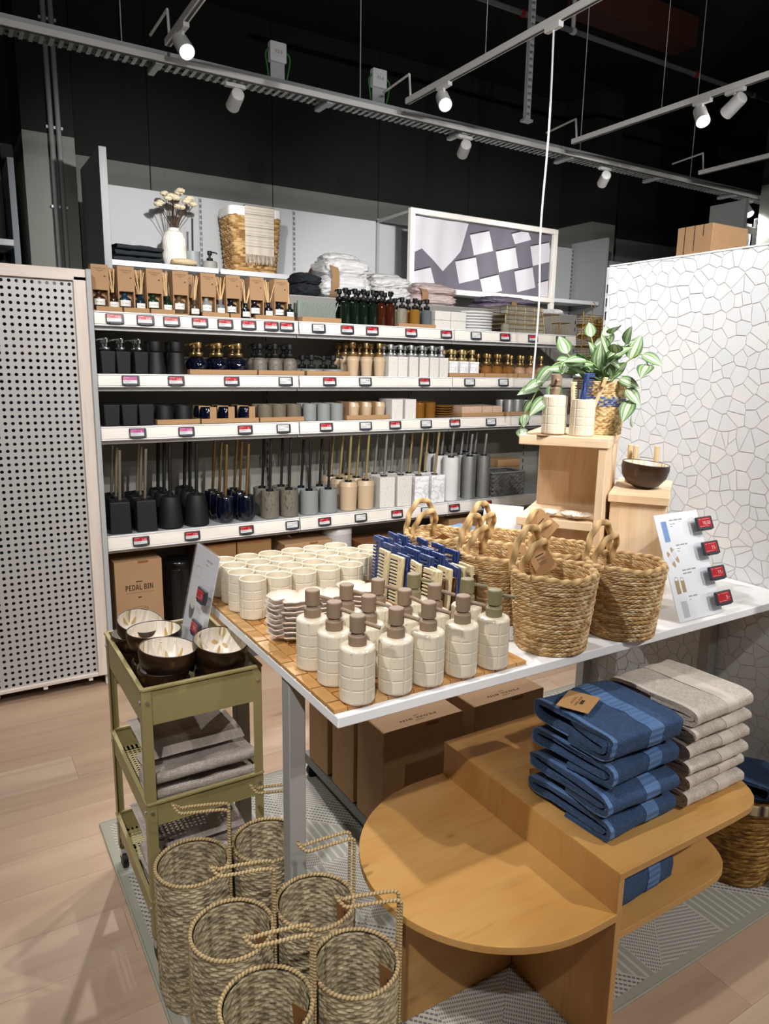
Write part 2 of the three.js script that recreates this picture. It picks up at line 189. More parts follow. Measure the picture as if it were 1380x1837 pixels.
// ---------------------------------------------------------------- main shelving gondola (1 m bays)
const ZF = -3.5, ZB = -3.95;
const SH = [{ y: 1.777, t: 1.778, b: 1.716 }, { y: 1.5015, t: 1.502, b: 1.444 }, { y: 1.2615, t: 1.262, b: 1.2 }, { y: .744, t: .745, b: .676 }];
const BAYX = [.61, 1.61, 2.61, 3.61];
const SLOT = (h, step, w) => { const a = []; for (let y = .03; y < h - .03; y += step) a.push(y); return a; };
const slotTex = canvasTex(16, 64, (x, W, H) => { x.fillStyle = '#9a9c9a'; x.fillRect(0, 0, W, H); });
{
  const g = thing('shelving_gondola', 'grey shelving gondola with four white-fronted shelves', 'shelving', [0, 0, 0]);
  for (let k = 0; k < 4; k++) { const a = BAYX[k] + .01, b = k < 3 ? BAYX[k + 1] - .01 : 4.04; part(g, 'back_panel', rbox(b - a, 1.95 - .02, .02, .003, 1, (a + b) / 2, .985, ZB - .012), M.shelfBack); }
  for (const x of [...BAYX, 4.05]) { const u = part(g, 'upright', rbox(.03, 1.955, .05, .003, 1, x, .9775, ZB - .02), M.shelfBack); const slots = []; for (let y = .3; y < 1.93; y += .05) slots.push(box(.006, .026, .002, x, y, ZB + .0055)); part(u, 'slots', merge(slots), M.black); }
  part(g, 'top_cover', rbox(3.45, .018, .47, .004, 1, 2.33, 1.947, -4.19), M.panelGrey);
  part(g, 'rear_panel', box(3.44, 1.93, .02, 2.33, .97, -4.41), M.shelfBack);
  part(g, 'side_panel', rbox(.022, 1.952, .5, .003, 1, .598, .976, -3.725), M.panelGrey);
  part(g, 'base_deck', rbox(3.0, .1, .45, .004, 1, 2.11, .05, -3.72), std(0x55524b, .7));
  for (let s = 0; s < 4; s++) for (let k = 0; k < 3; k++) {
    const S = SH[s], x = BAYX[k] + .5;
    const b = part(g, 'shelf', rbox(.996, .022, .445, .003, 1, x, S.y - .011, -3.727), M.shelfMetal);
    // front lip, tilted a little outwards at the bottom, with chrome edges
    const lip = boxUV(rbox(.994, S.t - S.b - .012, .008, .002, 1), 1.2, 1); lip.rotateX(-.12); lip.translate(x, (S.t + S.b) / 2, ZF);
    part(b, 'price_strip', lip, M.stripWood);
    part(b, 'strip_edge', merge([rbox(.996, .006, .012, .002, 1, x, S.t - .002, ZF - .002), rbox(.996, .007, .014, .002, 1, x, S.b + .002, ZF + .002)]), M.whiteSatin);
    part(b, 'under_lip', rbox(.996, .03, .018, .003, 1, x, S.b - .006, ZF - .03), M.shelfMetal);
    if (s < 3) for (const ex of [BAYX[k] + .014, BAYX[k + 1] - .014]) { const br = extr([[0, 0], [.34, 0], [.34, -.022], [.06, -.075], [0, -.1]], .003); br.rotateY(PI / 2); br.translate(ex, S.y - .024, ZB); part(b, 'bracket', br, M.shelfBack); }
  }
  for (const x of [.66, 1.61, 2.61]) part(g, 'foot', cyl(.02, .02, .02, 12, x, .01, -3.54), M.black);
}
// perforated end panel in a pale wood frame
{
  const g = thing('perforated_panel', 'tall light grey perforated metal panel in a pale wood frame', 'panel', [0, 0, ZF - .012]);
  const x0 = -.14, x1 = .536, y0 = .075, y1 = 1.9, nx = 23, ny = 61, cw = (x1 - x0) / nx, ch = (y1 - y0) / ny, r = .0073, N = 14, pos = [], nor = [];
  const tri = (a, b, c, n) => { for (const p of [a, b, c]) { pos.push(...p); nor.push(...n); } };
  const T = .002;
  for (let j = 0; j < ny; j++) for (let i = 0; i < nx; i++) {
    const cx = x0 + (i + .5) * cw, cy = y0 + (j + .5) * ch, hw = cw / 2, hh = ch / 2;
    const sq = a => { const c = Math.cos(a), s = Math.sin(a), k = 1 / Math.max(Math.abs(c) / hw, Math.abs(s) / hh); return [cx + c * k, cy + s * k]; };
    for (let k = 0; k < N; k++) {
      const corner = PI / 4; let a = k / N * 2 * PI, b = (k + 1) / N * 2 * PI;
      const A = [cx + r * Math.cos(a), cy + r * Math.sin(a)], B = [cx + r * Math.cos(b), cy + r * Math.sin(b)];
      const out = [sq(a)];
      for (const q of [1, 3, 5, 7]) { const qa = Math.atan2((q === 1 || q === 3 ? 1 : -1) * hh, (q === 1 || q === 7 ? 1 : -1) * hw); const qq = qa < 0 ? qa + 2 * PI : qa; if (qq > a + 1e-6 && qq < b - 1e-6) out.push(sq(qq)); }
      out.push(sq(b));
      const f = (p, z) => [p[0], p[1], z];
      for (let m = 0; m + 1 < out.length; m++) tri(f(m === 0 ? A : A, T), f(out[m], T), f(out[m + 1], T), [0, 0, 1]);
      tri(f(A, T), f(out[out.length - 1], T), f(B, T), [0, 0, 1]);
      const n = [-Math.cos((a + b) / 2), -Math.sin((a + b) / 2), 0];
      tri(f(A, T), f(B, T), f(B, 0), n); tri(f(A, T), f(B, 0), f(A, 0), n);
    }
  }
  const pg = new THREE.BufferGeometry(); pg.setAttribute('position', new THREE.Float32BufferAttribute(pos, 3)); pg.setAttribute('normal', new THREE.Float32BufferAttribute(nor, 3)); pg.setAttribute('uv', new THREE.Float32BufferAttribute(new Float32Array(pos.length / 3 * 2), 2));
  part(g, 'perforated_sheet', pg, std(0xb4b3b1, .5, { metalness: .2 }));
  const W = M.paleWood;
  part(g, 'frame_rail', boxUV(rbox(.84, .05, .03, .003, 1, .17, 1.926, .004), 1, 1), W);
  part(g, 'frame_post', boxUV(rbox(.054, 1.86, .03, .003, 1, .563, .99, .004), 1, 1, true), W);
  part(g, 'frame_post', boxUV(rbox(.054, 1.86, .03, .003, 1, -.168, .99, .004), 1, 1, true), W);
  part(g, 'frame_rail', boxUV(rbox(.676, .016, .03, .003, 1, .198, .068, .004), 1, 1), W);
  for (const x of [-.1, .1, .3, .5]) part(g, 'foot', rbox(.02, .02, .04, .003, 1, x, .05, -.01), M.whiteSatin);
  part(g, 'leg', rbox(.02, .07, .03, .003, 1, .58, .035, -.02), M.whiteSatin); part(g, 'leg', rbox(.02, .07, .03, .003, 1, -.18, .035, -.02), M.whiteSatin);
}
// goods stacked behind the perforated panel, seen through the holes
{
  const cols = [0x0c0e10, 0x4a2817, 0x141d3a, 0x2a141b, 0x0c0c0d, 0x0e2a31, 0x5a452f, 0x101215], names = ['black', 'rust', 'blue', 'wine red', 'soft black', 'teal', 'tan', 'charcoal'];
  const hs = [1.78, 1.62, 1.15, .95, .62, .12, 1.34, .32];
  for (let k = 0; k < 8; k++) solo('storage_box', `${names[k]} storage box glimpsed through the holes of the perforated panel`, 'box', rbox(.66, .135, .3, .012, 2, 0, .0675, 0), std(cols[k], .7), [.19, [1.737, 1.577, 1.297, 1.107, .907, .577, .077, .277][k], -3.76], 'boxes behind the perforated panel');
  const u = thing('side_shelf', 'narrow dark shelf unit behind the perforated panel', 'shelving', [0, 0, 0]);
  part(u, 'back_board', box(.76, 1.86, .02, .19, .96, -3.93), M.darkGrey); part(u, 'side_cheek', rbox(.02, 1.9, .34, .003, 1, -.21, 1.0, -3.757), M.panelGrey);
  for (const h of [1.73, 1.57, 1.29, 1.1, .9, .57, .27, .07]) part(u, 'shelf_board', box(.75, .012, .38, .19, h - .0065, -3.73), M.darkGrey);
}

// ---------------------------------------------------------------- electronic price tags
const tagTex = {};
function tagMat(kind, price) {
  const key = kind + price; if (tagTex[key]) return tagTex[key];
  const t = canvasTex(160, 84, (x, W, H) => {
    x.fillStyle = '#d3d3d3'; x.fillRect(0, 0, W, H);
    if (kind === 'full') { x.fillStyle = '#a8121c'; x.fillRect(0, 0, W, H); x.fillStyle = '#e9d9d9'; x.font = '42px sans-serif'; x.textAlign = 'right'; x.fillText(price, W - 8, H * .72); x.fillRect(10, 10, 20, 3); x.fillRect(52, 9, 90, 2); x.fillRect(8, H - 12, 110, 2); }
    else { if (kind !== 'white') { x.fillStyle = kind === 'red' ? '#a8121c' : '#b04a86'; x.fillRect(0, 0, W, H * .52); x.fillStyle = '#e6cdd2'; x.fillRect(8, 8, 62, 3); x.fillRect(8, 30, 26, 3); } else { x.fillStyle = '#444'; x.fillRect(8, 26, 22, 2); }
      x.fillStyle = kind === 'white' ? '#2b2b2b' : '#f0e2e2'; x.font = '30px sans-serif'; x.textAlign = 'right'; x.fillText(price, W - 8, H * .46);
      x.fillStyle = '#555'; x.fillRect(8, H * .62, 78, 3); x.fillRect(8, H * .74, 96, 2); x.fillRect(8, H * .86, 60, 2); }
  });
  return tagTex[key] = new THREE.MeshStandardMaterial({ map: t, roughness: .35 });
}
const tagFrameG = rbox(.078, .044, .011, .004, 2), tagScrG = new THREE.PlaneGeometry(.062, .031), tagClipG = rbox(.05, .008, .006, .002, 1, 0, -.02, .004);
function priceTag(label, pos, rx, ry, kind, price, group, scale = 1) {
  const g = thing('price_tag', label, 'price tag', pos, 0, group); g.rotation.set(rx, ry, 0, 'YXZ'); g.scale.setScalar(scale);
  part(g, 'frame', tagFrameG, M.tagFrame); part(g, 'screen', tagScrG, tagMat(kind, price), [-.004, .002, .0058]); part(g, 'clip', tagClipG, M.tagFrame); return g;
}
const TAGS = [
  [[.7, 'red', '7,50'], [.835, 'red', '8,50'], [.955, 'red', '7,50'], [1.09, 'red', '8,50'], [1.215, 'red', '7,50'], [1.335, 'red', '7,50'], [1.455, 'red', '8,50'], [1.54, 'red', '8,50'], [1.72, 'white', '11,99'], [1.89, 'red', '10,-'], [2.045, 'red', '3,50'], [2.3, 'red', '3,50'], [2.545, 'red', '8,50'], [2.765, 'white', '5,99'], [2.99, 'red', '7,-'], [3.22, 'red', '11,-'], [3.46, 'red', '9,-']],
  [[.755, 'pink', ''], [.965, 'red', '4,50'], [1.24, 'red', '8,-'], [1.53, 'white', '7,99'], [1.785, 'red', '7,-'], [2.005, 'white', '5,99'], [2.4, 'red', '7,-'], [2.73, 'white', '7,99'], [2.995, 'white', '8,99'], [3.28, 'white', '9,99']],
  [[.775, 'pink', '3,-'], [1.005, 'pink', '3,50'], [1.305, 'red', '8,-'], [1.515, 'white', '5,99'], [1.765, 'red', '4,50'], [2.01, 'white', '4,99'], [2.205, 'red', '5,50'], [2.42, 'white', '5,99'], [2.63, 'red', '5,50'], [2.91, 'white', '11,99'], [3.18, 'red', '6,-']],
  [[.765, 'red', '9,50'], [1.015, 'red', '7,50'], [1.3, 'red', '11,-'], [1.56, 'white', '12,99'], [1.755, 'red', '11,-'], [1.985, 'white', '11,99'], [2.23, 'red', '11,-'], [2.44, 'white', '9,99'], [2.65, 'red', '9,-'], [2.905, 'red', '7,-']],
];
const SHN = ['top', 'second', 'third', 'lowest'];
TAGS.forEach((row, s) => row.forEach(([x, kind, p], i) => priceTag(`${kind === 'white' ? 'white' : kind === 'red' ? 'red and white' : 'pink and white'} electronic price tag, ${ORD[i]} from the left on the ${SHN[s]} shelf front`, [x, (SH[s].t + SH[s].b) / 2, ZF + .014], -.12, 0, kind, p, 'price tags on the shelf fronts')));

// ---------------------------------------------------------------- back shelving against the wall (1 m bays)
{
  const Zb = -7.25, g = thing('wall_shelving', 'tall grey wall shelving with slotted uprights behind the gondola', 'shelving', [0, 0, 0]);
  const X = [1.31, 2.3, 3.285, 4.3, 5.3, 6.3, 7.3];
  for (let k = 0; k < 6; k++) part(g, 'back_panel', rbox(X[k + 1] - X[k] - .03, 3.1, .02, .003, 1, (X[k] + X[k + 1]) / 2, 1.585, Zb), std(0xb3b5b6, .6));
  X.forEach((x, i) => { if (!i) return; const u = part(g, 'upright', rbox(.03, 3.13, .04, .003, 1, x, 1.57, Zb - .005), std(0xa5a8a9, .5)); const s = []; for (let y = 1.9; y < 3.1; y += .05) for (const d of [-.006, .006]) s.push(box(.006, .03, .002, x + d, y, Zb + .0165)); part(u, 'slots', merge(s), M.black); });
  part(g, 'end_panel', rbox(.06, 3.24, .85, .004, 1, 1.27, 1.62, -6.87), std(0x8f9392, .6));
  for (let k = 0; k < 6; k++) { const a = X[k] + .01, b = X[k + 1] - .01; const s = part(g, 'shelf', rbox(b - a, .025, .5, .003, 1, (a + b) / 2, 2.41, -6.98), M.whiteSatin); part(s, 'shelf_lip', rbox(b - a, .045, .012, .003, 1, (a + b) / 2, 2.4, -6.725), M.whiteSatin); }
  part(g, 'end_panel', rbox(.05, 3.2, .6, .004, 1, 7.34, 1.6, -6.98), std(0x9b9fa0, .6));
}
// ---------------------------------------------------------------- shelf goods: shared geometry and prototypes
const speckTex = (base, dots, n, seed, big = 1) => { const R = rng(seed), c = canvasTex(256, 256, (x, W, H) => { x.fillStyle = base; x.fillRect(0, 0, W, H); for (let i = 0; i < n; i++) { x.fillStyle = dots[Math.floor(R() * dots.length)]; x.globalAlpha = .5 + R() * .5; x.beginPath(); const r = (.5 + R() * R() * 2.6) * big; x.ellipse(R() * W, R() * H, r, r * (.5 + R() * .6), R() * 3, 0, 7); x.fill(); } x.globalAlpha = 1; }); c.wrapS = c.wrapT = THREE.RepeatWrapping; return c; };
const terrazzo = std(0xffffff, .6, { map: speckTex('#d8d5cf', ['#4b4843', '#8d8a84', '#2a2825', '#a89f93'], 380, 5, 1.25) });
const marbleM = std(0xffffff, .3, { map: tex(128, 128, (u, v) => { const m = Math.abs(fbm(u, v, 3, 4, 4, 12) - .5); return mix([205, 205, 210], [240, 240, 241], Math.min(1, m * 9)); }) });
const pinkMarble = std(0xffffff, .45, { map: tex(128, 128, (u, v, x, y) => mix(hex(0xdcc3ae), hex(0xb38f78), fbm(u, v, 10, 24, 3, 31))) });
const stoneware = std(0xffffff, .5, { map: speckTex('#6f6a5e', ['#2b2822', '#4d473d', '#1c1a16'], 900, 8, 1.3) });
const brownGlaze = std(0xffffff, .35, { map: speckTex('#6d6555', ['#2e2a22', '#8a806a', '#473f33'], 700, 18) });
const MM = { blueGlaze: phys(0x060a1c, .12, { clearcoat: .8 }), greyCer: std(0x868b89, .45), beigeCer: std(0xc2ab8d, .3), whiteCer: std(0xdcdcda, .25), greenGlass: phys(0x0d1a10, .08, { clearcoat: .6 }), blackGlass: phys(0x0c0e0d, .1), amberGlass: phys(0x3a180a, .08, { clearcoat: .5 }), clearGlass: phys(0xd8d4c6, .06, { transmission: .75, thickness: 0 }), yellowGlass: phys(0xb98a3c, .06, { transmission: .55, thickness: 0 }), smokeGlass: phys(0x8b9499, .06, { transmission: .6, thickness: 0 }), amberClear: phys(0xb07a42, .07, { transmission: .5, thickness: 0 }), peach: phys(0xc79b7c, .12, { transmission: .25, thickness: 0 }), amberTumbler: phys(0xa06e2c, .08, { transmission: .5, thickness: 0 }), labelWhite: std(0xe8e6e0, .7) };
function addPump(g, y, mat, s = 1, turn = 0, dark) { // collar > neck > head > spout
  const c = part(g, 'collar', lathe([[0, 0], [.017 * s, 0], [.017 * s, .014 * s], [.012 * s, .017 * s], [.008 * s, .018 * s], [0, .018 * s]], 18), mat, [0, y, 0]);
  part(c, 'neck', cyl(.006 * s, .006 * s, .016 * s, 10), mat, [0, .024 * s, 0]);
  const h = part(g, 'pump_head', lathe([[0, 0], [.0105 * s, 0], [.0125 * s, .004 * s], [.0125 * s, .02 * s], [.011 * s, .023 * s], [0, .024 * s]], 18), mat, [0, y + .031 * s, 0]); h.rotation.y = turn;
  part(h, 'spout', tube([[0, .016 * s, 0], [-.02 * s, .0165 * s, 0], [-.036 * s, .014 * s, 0], [-.041 * s, .009 * s, 0]], .0038 * s, 12, 8), mat);
}
function rowsOf(proto, desc, cat, xs, zs, y, where, group, jit = .3) {
  const R = rng(xs.length * 91 + Math.floor(y * 1000)); let first = true; const out = [];
  zs.forEach((z, r) => xs.forEach((x, i) => {
    const pos = xs.length > 1 ? (xs.length === 2 ? ['left', 'right'][i] : `${ORD[i]} from left`) : '';
    const label = `${desc} on ${where}${pos ? ', ' + pos : ''}${zs.length > 1 ? (r ? `, ${ORD[r]} row` : ', front row') : ''}`;
    const turn = (R() - .5) * jit, dx = (R() - .5) * .006, dz = (R() - .5) * .008;
    if (first) { proto.position.set(x + dx, y, z + dz); proto.rotation.y = turn; tag(proto, label, cat, group); first = false; out.push(proto); } else out.push(dup(proto, [x + dx + r * .004, y, z + dz], turn, label, group));
  })); return out;
}
const blank = n => thing(n, '', '');
const kraftTray = (x0, x1, y, label, d = .3, h = .026) => { const w = x1 - x0 - .006, t = thing('kraft_tray', label, 'tray', [(x0 + x1) / 2, y, ZF - .02 - d / 2], 0, 'kraft display trays'); part(t, 'tray_bottom', box(w, .003, d, 0, .0015, 0), M.kraft); part(t, 'tray_front', rbox(w, h, .004, .001, 1, 0, h / 2, d / 2 - .002), M.kraft); part(t, 'tray_back', rbox(w, h, .004, .001, 1, 0, h / 2, -d / 2 + .002), M.kraft); for (const s of [-1, 1]) part(t, 'tray_side', box(.003, h * .95, d - .008, s * (w / 2 - .0015), h / 2, 0), M.kraft); return t; };
const Y = SH.map(s => s.y + .0005);
// ---- top shelf: scented oil boxes and reed diffusers
const oilPrint = canvasTex(128, 256, (x, W, H) => { x.fillStyle = '#a58361'; x.fillRect(0, 0, W, H); x.fillStyle = '#4b3520'; x.textAlign = 'center'; x.font = 'bold 15px sans-serif'; x.fillText('SCENTED OIL', W / 2, 42); x.fillRect(34, 52, 60, 2); x.fillRect(42, 58, 44, 2); x.fillRect(50, 64, 28, 2); x.fillRect(94, 108, 12, 14); });
const oilPrintM = new THREE.MeshStandardMaterial({ map: oilPrint, roughness: .85 });
const oilCols = ['#3a2416', '#16303f', '#16301f', '#5a4a34', '#8b8f8c', '#10161c', '#10131f', '#141b22'], oilNames = ['brown', 'teal', 'green', 'olive', 'frosted', 'black', 'navy', 'dark blue'];
const oilWidths = [58, 52, 46, 60, 54, 50, 48, 56];
const bx = [0.657, 0.769, 0.896, 1.019, 1.152, 1.277, 1.402, 1.533], dfx = [0.712, 0.831, 0.955, 1.085, 1.214, 1.343, 1.466, 1.583];
const nameLabels = oilWidths.map((wd, q) => new THREE.MeshStandardMaterial({ map: canvasTex(96, 64, (x, W, H) => { x.fillStyle = '#e6e4de'; x.fillRect(0, 0, W, H); x.fillStyle = '#555'; for (let k = 0; k < wd; k += 6) if ((k / 6 + q) % 5 !== 3) x.fillRect(48 - wd / 2 + k, 30, 4, 7); x.fillRect(34, 46, 28, 1); }), roughness: .7 }));
const oilBottleG = lathe([[0, 0], [.021, 0], [.0225, .003], [.0225, .05], [.019, .056], [.01, .06], [.009, .075], [.011, .076], [.011, .086], [0, .086]], 24);
bx.forEach((x, i) => {
  const glass = phys(oilCols[i], .1, { clearcoat: .4 });
  for (const r of [0, 1]) {
    const g = thing('scented_oil_box', `kraft scented oil box with ${oilNames[i]} bottle in its window, ${ORD[i]} from left, ${r ? 'back row' : 'front row'}`, 'box', [x + r * .055, Y[0], ZF - .075 - r * .105], .02 * ((i % 3) - 1), 'scented oil boxes'); g.scale.y = .87;
    part(g, 'carton', merge([box(.074, .125, .07, 0, .1725, 0), box(.074, .11, .03, 0, .055, -.02), box(.006, .11, .04, .034, .055, .015), box(.004, .11, .04, -.035, .055, .015), box(.074, .012, .07, 0, .006, 0)]), M.kraft);
    part(g, 'printed_front', new THREE.PlaneGeometry(.073, .124), oilPrintM, [0, .1725, .0356]);
    part(g, 'top_flap', rbox(.074, .002, .06, .0008, 1, 0, 0, -.03), M.kraft, [0, .236, .033], [-.22, 0, 0]);
    const b = part(g, 'bottle', oilBottleG, glass, [-.004, .0125, .008]); b.scale.setScalar(1.2);
    part(b, 'label', new THREE.CylinderGeometry(.0228, .0228, .026, 16, 1, true, -1.0, 2.0), nameLabels[i], [0, .032, 0]);
  }
  const d = thing('reed_diffuser', `${oilNames[i]} glass reed diffuser with wooden sticks, ${ORD[i]} from left on top shelf`, 'diffuser', [dfx[i], Y[0] + (i === 3 || i === 5 ? .004 : .014), ZF - .05], 0, 'reed diffusers on the top shelf'); d.scale.y = .86;
  part(d, 'bottle', oilBottleG, [0, 1, 2, 3, 4].includes(i) ? phys(oilCols[i], .08, { transmission: .35, thickness: 0 }) : glass);
  part(d, 'label', new THREE.CylinderGeometry(.0229, .0229, .028, 16, 1, true, -1.0, 2.0), nameLabels[i], [0, .024, 0]);
  const R = rng(i + 40);
  for (let k = 0; k < 6; k++) { const a = R() * 6.28, s = .014 + R() * .026; part(d, 'reed_stick', bar([-Math.cos(a) * .004, .04, -Math.sin(a) * .004], [Math.cos(a) * s, .2 + R() * .02, Math.sin(a) * s * .6], .0022, 5), std(0xdcba88, .7)); }
});
[[.628, .745], [.747, .866], [.868, .985], [1.112, 1.25], [1.252, 1.31], [1.382, 1.6]].forEach(([a, b], i) => kraftTray(a, b, Y[0], `kraft tray under the scented oils, ${ORD[i]} from left on top shelf`, .12, .024));
// ---- striped soap tray
{ const g = thing('ribbed_tray', 'grey-green trays with diagonal ribs in a kraft box on top shelf', 'tray', [1.757, Y[0] + .01, ZF - .12]); const m = std(0x7e877f, .5); part(g, 'tray_plate', rbox(.225, .1, .02, .004, 2, 0, .055, .03), m); for (let k = 0; k < 12; k++) { const x = -.1 + k * .0185; part(g, 'rib', bar([x - .012, .012, .042], [x + .02, .098, .042], .0045, 6), m); } part(g, 'tray_plate', rbox(.225, .09, .02, .004, 2, .005, .05, -.02), m); kraftTray(1.64, 1.875, Y[0], 'kraft tray under the grey-green ribbed trays', .2, .028); }
// ---- glass pump bottles
const bottleG = lathe([[0, 0], [.026, 0], [.0285, .003], [.0285, .1], [.026, .112], [.015, .122], [.013, .13], [0, .13]], 28);
const ribbedG = surf(64, 20, (u, v) => { const a = u * 2 * PI, y = v * .1; let r = .029 * Math.min(1, .55 + 1.6 * Math.sqrt(Math.max(0, 1 - v))); if (v > .98) r = .012; r *= 1 + .035 * Math.cos(a * 22) * (v > .05 && v < .9 ? 1 : 0); return [r * Math.cos(a), y, -r * Math.sin(a)]; });
function pumpBottle(name, geo, mat, top, pumpMat, s = 1, turn = .8) { const g = blank(name); part(g, 'bottle', geo, mat); addPump(g, top, pumpMat, s, turn); return g; }
rowsOf(pumpBottle('soap_bottle', bottleG, MM.greenGlass, .13, M.blackMatte, 1.15, 1.2), 'dark green glass pump bottle', 'bottle', [1.913, 1.972, 2.03, 2.09], [ZF - .06, ZF - .13], Y[0], 'top shelf', 'glass pump bottles on the top shelf', 1.5);
rowsOf(pumpBottle('soap_bottle', bottleG, MM.amberGlass, .13, M.blackMatte, 1.15, .6), 'brown amber glass pump bottle', 'bottle', [2.145, 2.2], [ZF - .06, ZF - .13], Y[0], 'top shelf', 'glass pump bottles on the top shelf', 1.5);
rowsOf(pumpBottle('ribbed_bottle', ribbedG, MM.clearGlass, .1, M.blackMatte, 1.1, .4), 'clear ribbed glass pump bottle', 'bottle', [2.277], [ZF - .06, ZF - .135], Y[0] + .006, 'top shelf', 'ribbed pump bottles');
rowsOf(pumpBottle('ribbed_bottle', ribbedG, MM.yellowGlass, .1, M.blackMatte, 1.1, .9), 'yellow ribbed glass pump bottle', 'bottle', [2.365], [ZF - .06, ZF - .135], Y[0] + .006, 'top shelf', 'ribbed pump bottles');
rowsOf(pumpBottle('ribbed_bottle', ribbedG, MM.smokeGlass, .1, M.blackMatte, 1.1, .2), 'smoke grey ribbed glass pump bottle', 'bottle', [2.448], [ZF - .06, ZF - .135], Y[0] + .006, 'top shelf', 'ribbed pump bottles');
kraftTray(2.235, 2.495, Y[0], 'kraft tray under the ribbed bottles on top shelf', .18, .022);
for (let k = 0; k < 4; k++) solo('terrazzo_box', `white terrazzo tissue box, ${['lower left', 'lower right', 'upper left', 'upper right'][k]} of four on top shelf`, 'box', rbox(.112, .052, .11, .004, 2, 0, .026, 0), terrazzo, [2.56 + (k % 2) * .115, Y[0] + Math.floor(k / 2) * .0525, ZF - .1], 'terrazzo boxes on the top shelf');
const dishG = lathe([[0, 0], [.085, 0], [.1, .006], [.105, .016], [.1, .017], [.09, .009], [0, .007]], 40); dishG.scale(1.15, 1, .75);
for (let k = 0; k < 7; k++) solo('white_dish', `white oval soap dish, ${ORD[k]} from the bottom of the stack on top shelf`, 'dish', dishG, MM.whiteCer, [2.86, Y[0] + k * .0172, ZF - .12], 'white dishes stacked on the top shelf');
function wireBox(name, label, pos, w, h, d, n = 3, turn = 0, r = .0018, mat = M.goldWire, group) {
  const g = thing(name, label, 'wire basket', pos, turn, group); const fr = [], wi = [];
  for (const y of [0, h]) { const c = [[-w / 2, y, -d / 2], [w / 2, y, -d / 2], [w / 2, y, d / 2], [-w / 2, y, d / 2]]; for (let k = 0; k < 4; k++) fr.push(bar(c[k], c[(k + 1) % 4], r * 1.3, 6)); }
  for (const [x, z] of [[-1, -1], [1, -1], [1, 1], [-1, 1]]) fr.push(bar([x * w / 2, 0, z * d / 2], [x * w / 2, h, z * d / 2], r * 1.3, 6));
  for (let k = 1; k < n; k++) { const y = h * k / n; for (const z of [-d / 2, d / 2]) wi.push(bar([-w / 2, y, z], [w / 2, y, z], r, 5)); for (const x of [-w / 2, w / 2]) wi.push(bar([x, y, -d / 2], [x, y, d / 2], r, 5)); }
  for (let k = 1; k < n * 2; k++) { const x = -w / 2 + w * k / (n * 2); for (const z of [-d / 2, d / 2]) wi.push(bar([x, 0, z], [x, h, z], r, 5)); wi.push(bar([x, 0, -d / 2], [x, 0, d / 2], r, 5)); }
  part(g, 'frame', merge(fr), mat); part(g, 'wires', merge(wi), mat); return g;
}
{ const labs = ['lower gold framed glass box with mesh lid on top shelf', 'middle gold framed glass box on top shelf', 'upper gold framed glass box on top shelf']; for (let k = 0; k < 3; k++) { const g = wireBox('glass_box', labs[k], [3.2, Y[0] + .001 + k * .056, ZF - .17], .34 - k * .02, .053, .24, 2, .0, .0022, M.brass, 'gold glass boxes'); part(g, 'glass_side', box(.33 - k * .02, .045, .002, 0, .027, .115), MM.clearGlass); part(g, 'glass_lid', box(.33 - k * .02, .002, .22, 0, .0515, 0), MM.clearGlass); } }
wireBox('gold_stand', 'small gold wire stand at the right end of top shelf', [3.46, Y[0] + .001, ZF - .12], .1, .13, .12, 1, .3, .002);
wireBox('gold_stand', 'low gold wire holder beside the gold stand on top shelf', [3.56, Y[0] + .001, ZF - .1], .07, .08, .1, 1, -.2, .002);
{ const t = thing('glass_votive', 'clear patterned glass votive in front of the gold glass boxes', 'glass', [3.03, Y[0], ZF - .035]); part(t, 'cup', ribbedG.clone().scale(.9, .55, .9), MM.clearGlass); }

// ---- second shelf
const sq = (w, h, w2, r = .006) => { const g = rbox(w, h, w, r, 3, 0, h / 2, 0); const p = g.attributes.position; for (let i = 0; i < p.count; i++) { const k = 1 + (w2 / w - 1) * (p.getY(i) / h); p.setX(i, p.getX(i) * k); p.setZ(i, p.getZ(i) * k); } g.computeVertexNormals(); return g; };
const disp = (name, geo, mat, top, pm, s, turn) => pumpBottle(name, geo, mat, top, pm, s, turn);
const S2 = 'second shelf', Z3 = (d = .045, s = .095, n = 3) => Array.from({ length: n }, (_, k) => ZF - d - k * s);
rowsOf(disp('square_dispenser', sq(.06, .104, .07), M.blackMatte, .104, M.chrome, 1.1, .2), 'black square soap dispenser with chrome pump', 'dispenser', [.665, .737, .811], Z3(.05, .09, 2), Y[1], S2, 'black square dispensers');
{ const g = blank('black_jar'); part(g, 'jar', lathe([[0, 0], [.045, 0], [.046, .004], [.036, .1], [.034, .105], [0, .105]], 36), M.blackMatte); part(g, 'lid', lathe([[0, 0], [.026, 0], [.027, .006], [.027, .016], [.029, .018], [.029, .046], [.027, .05], [0, .05]], 32), M.blackMatte, [0, .105, 0]); rowsOf(g, 'black tapered jar dispenser with round lid', 'jar', [.89, .987], Z3(.055, .1, 2), Y[1], S2, 'black jars'); }
const globeG = lathe([[0, 0], [.028, 0], [.041, .015], [.0455, .035], [.042, .055], [.031, .071], [.016, .08], [.013, .083], [0, .083]], 32);
rowsOf(disp('globe_dispenser', globeG, MM.blueGlaze, .083, M.gold, 1.3, .3), 'dark blue round soap dispenser with gold pump', 'dispenser', [1.106, 1.204, 1.306], Z3(.07, .097, 2), Y[1] + .004, S2, 'blue dispensers');
kraftTray(1.04, 1.39, Y[1], 'kraft tray under the dark blue dispensers');
rowsOf(disp('stoneware_dispenser', lathe([[0, 0], [.035, 0], [.038, .004], [.038, .055], [.034, .072], [.024, .083], [.014, .087], [0, .087]], 32), stoneware, .087, M.blackMatte, 1.3, .5), 'speckled grey soap dispenser with black pump', 'dispenser', [1.423, 1.503, 1.585], Z3(.064, .085, 2), Y[1] + .004, S2, 'speckled dispensers');
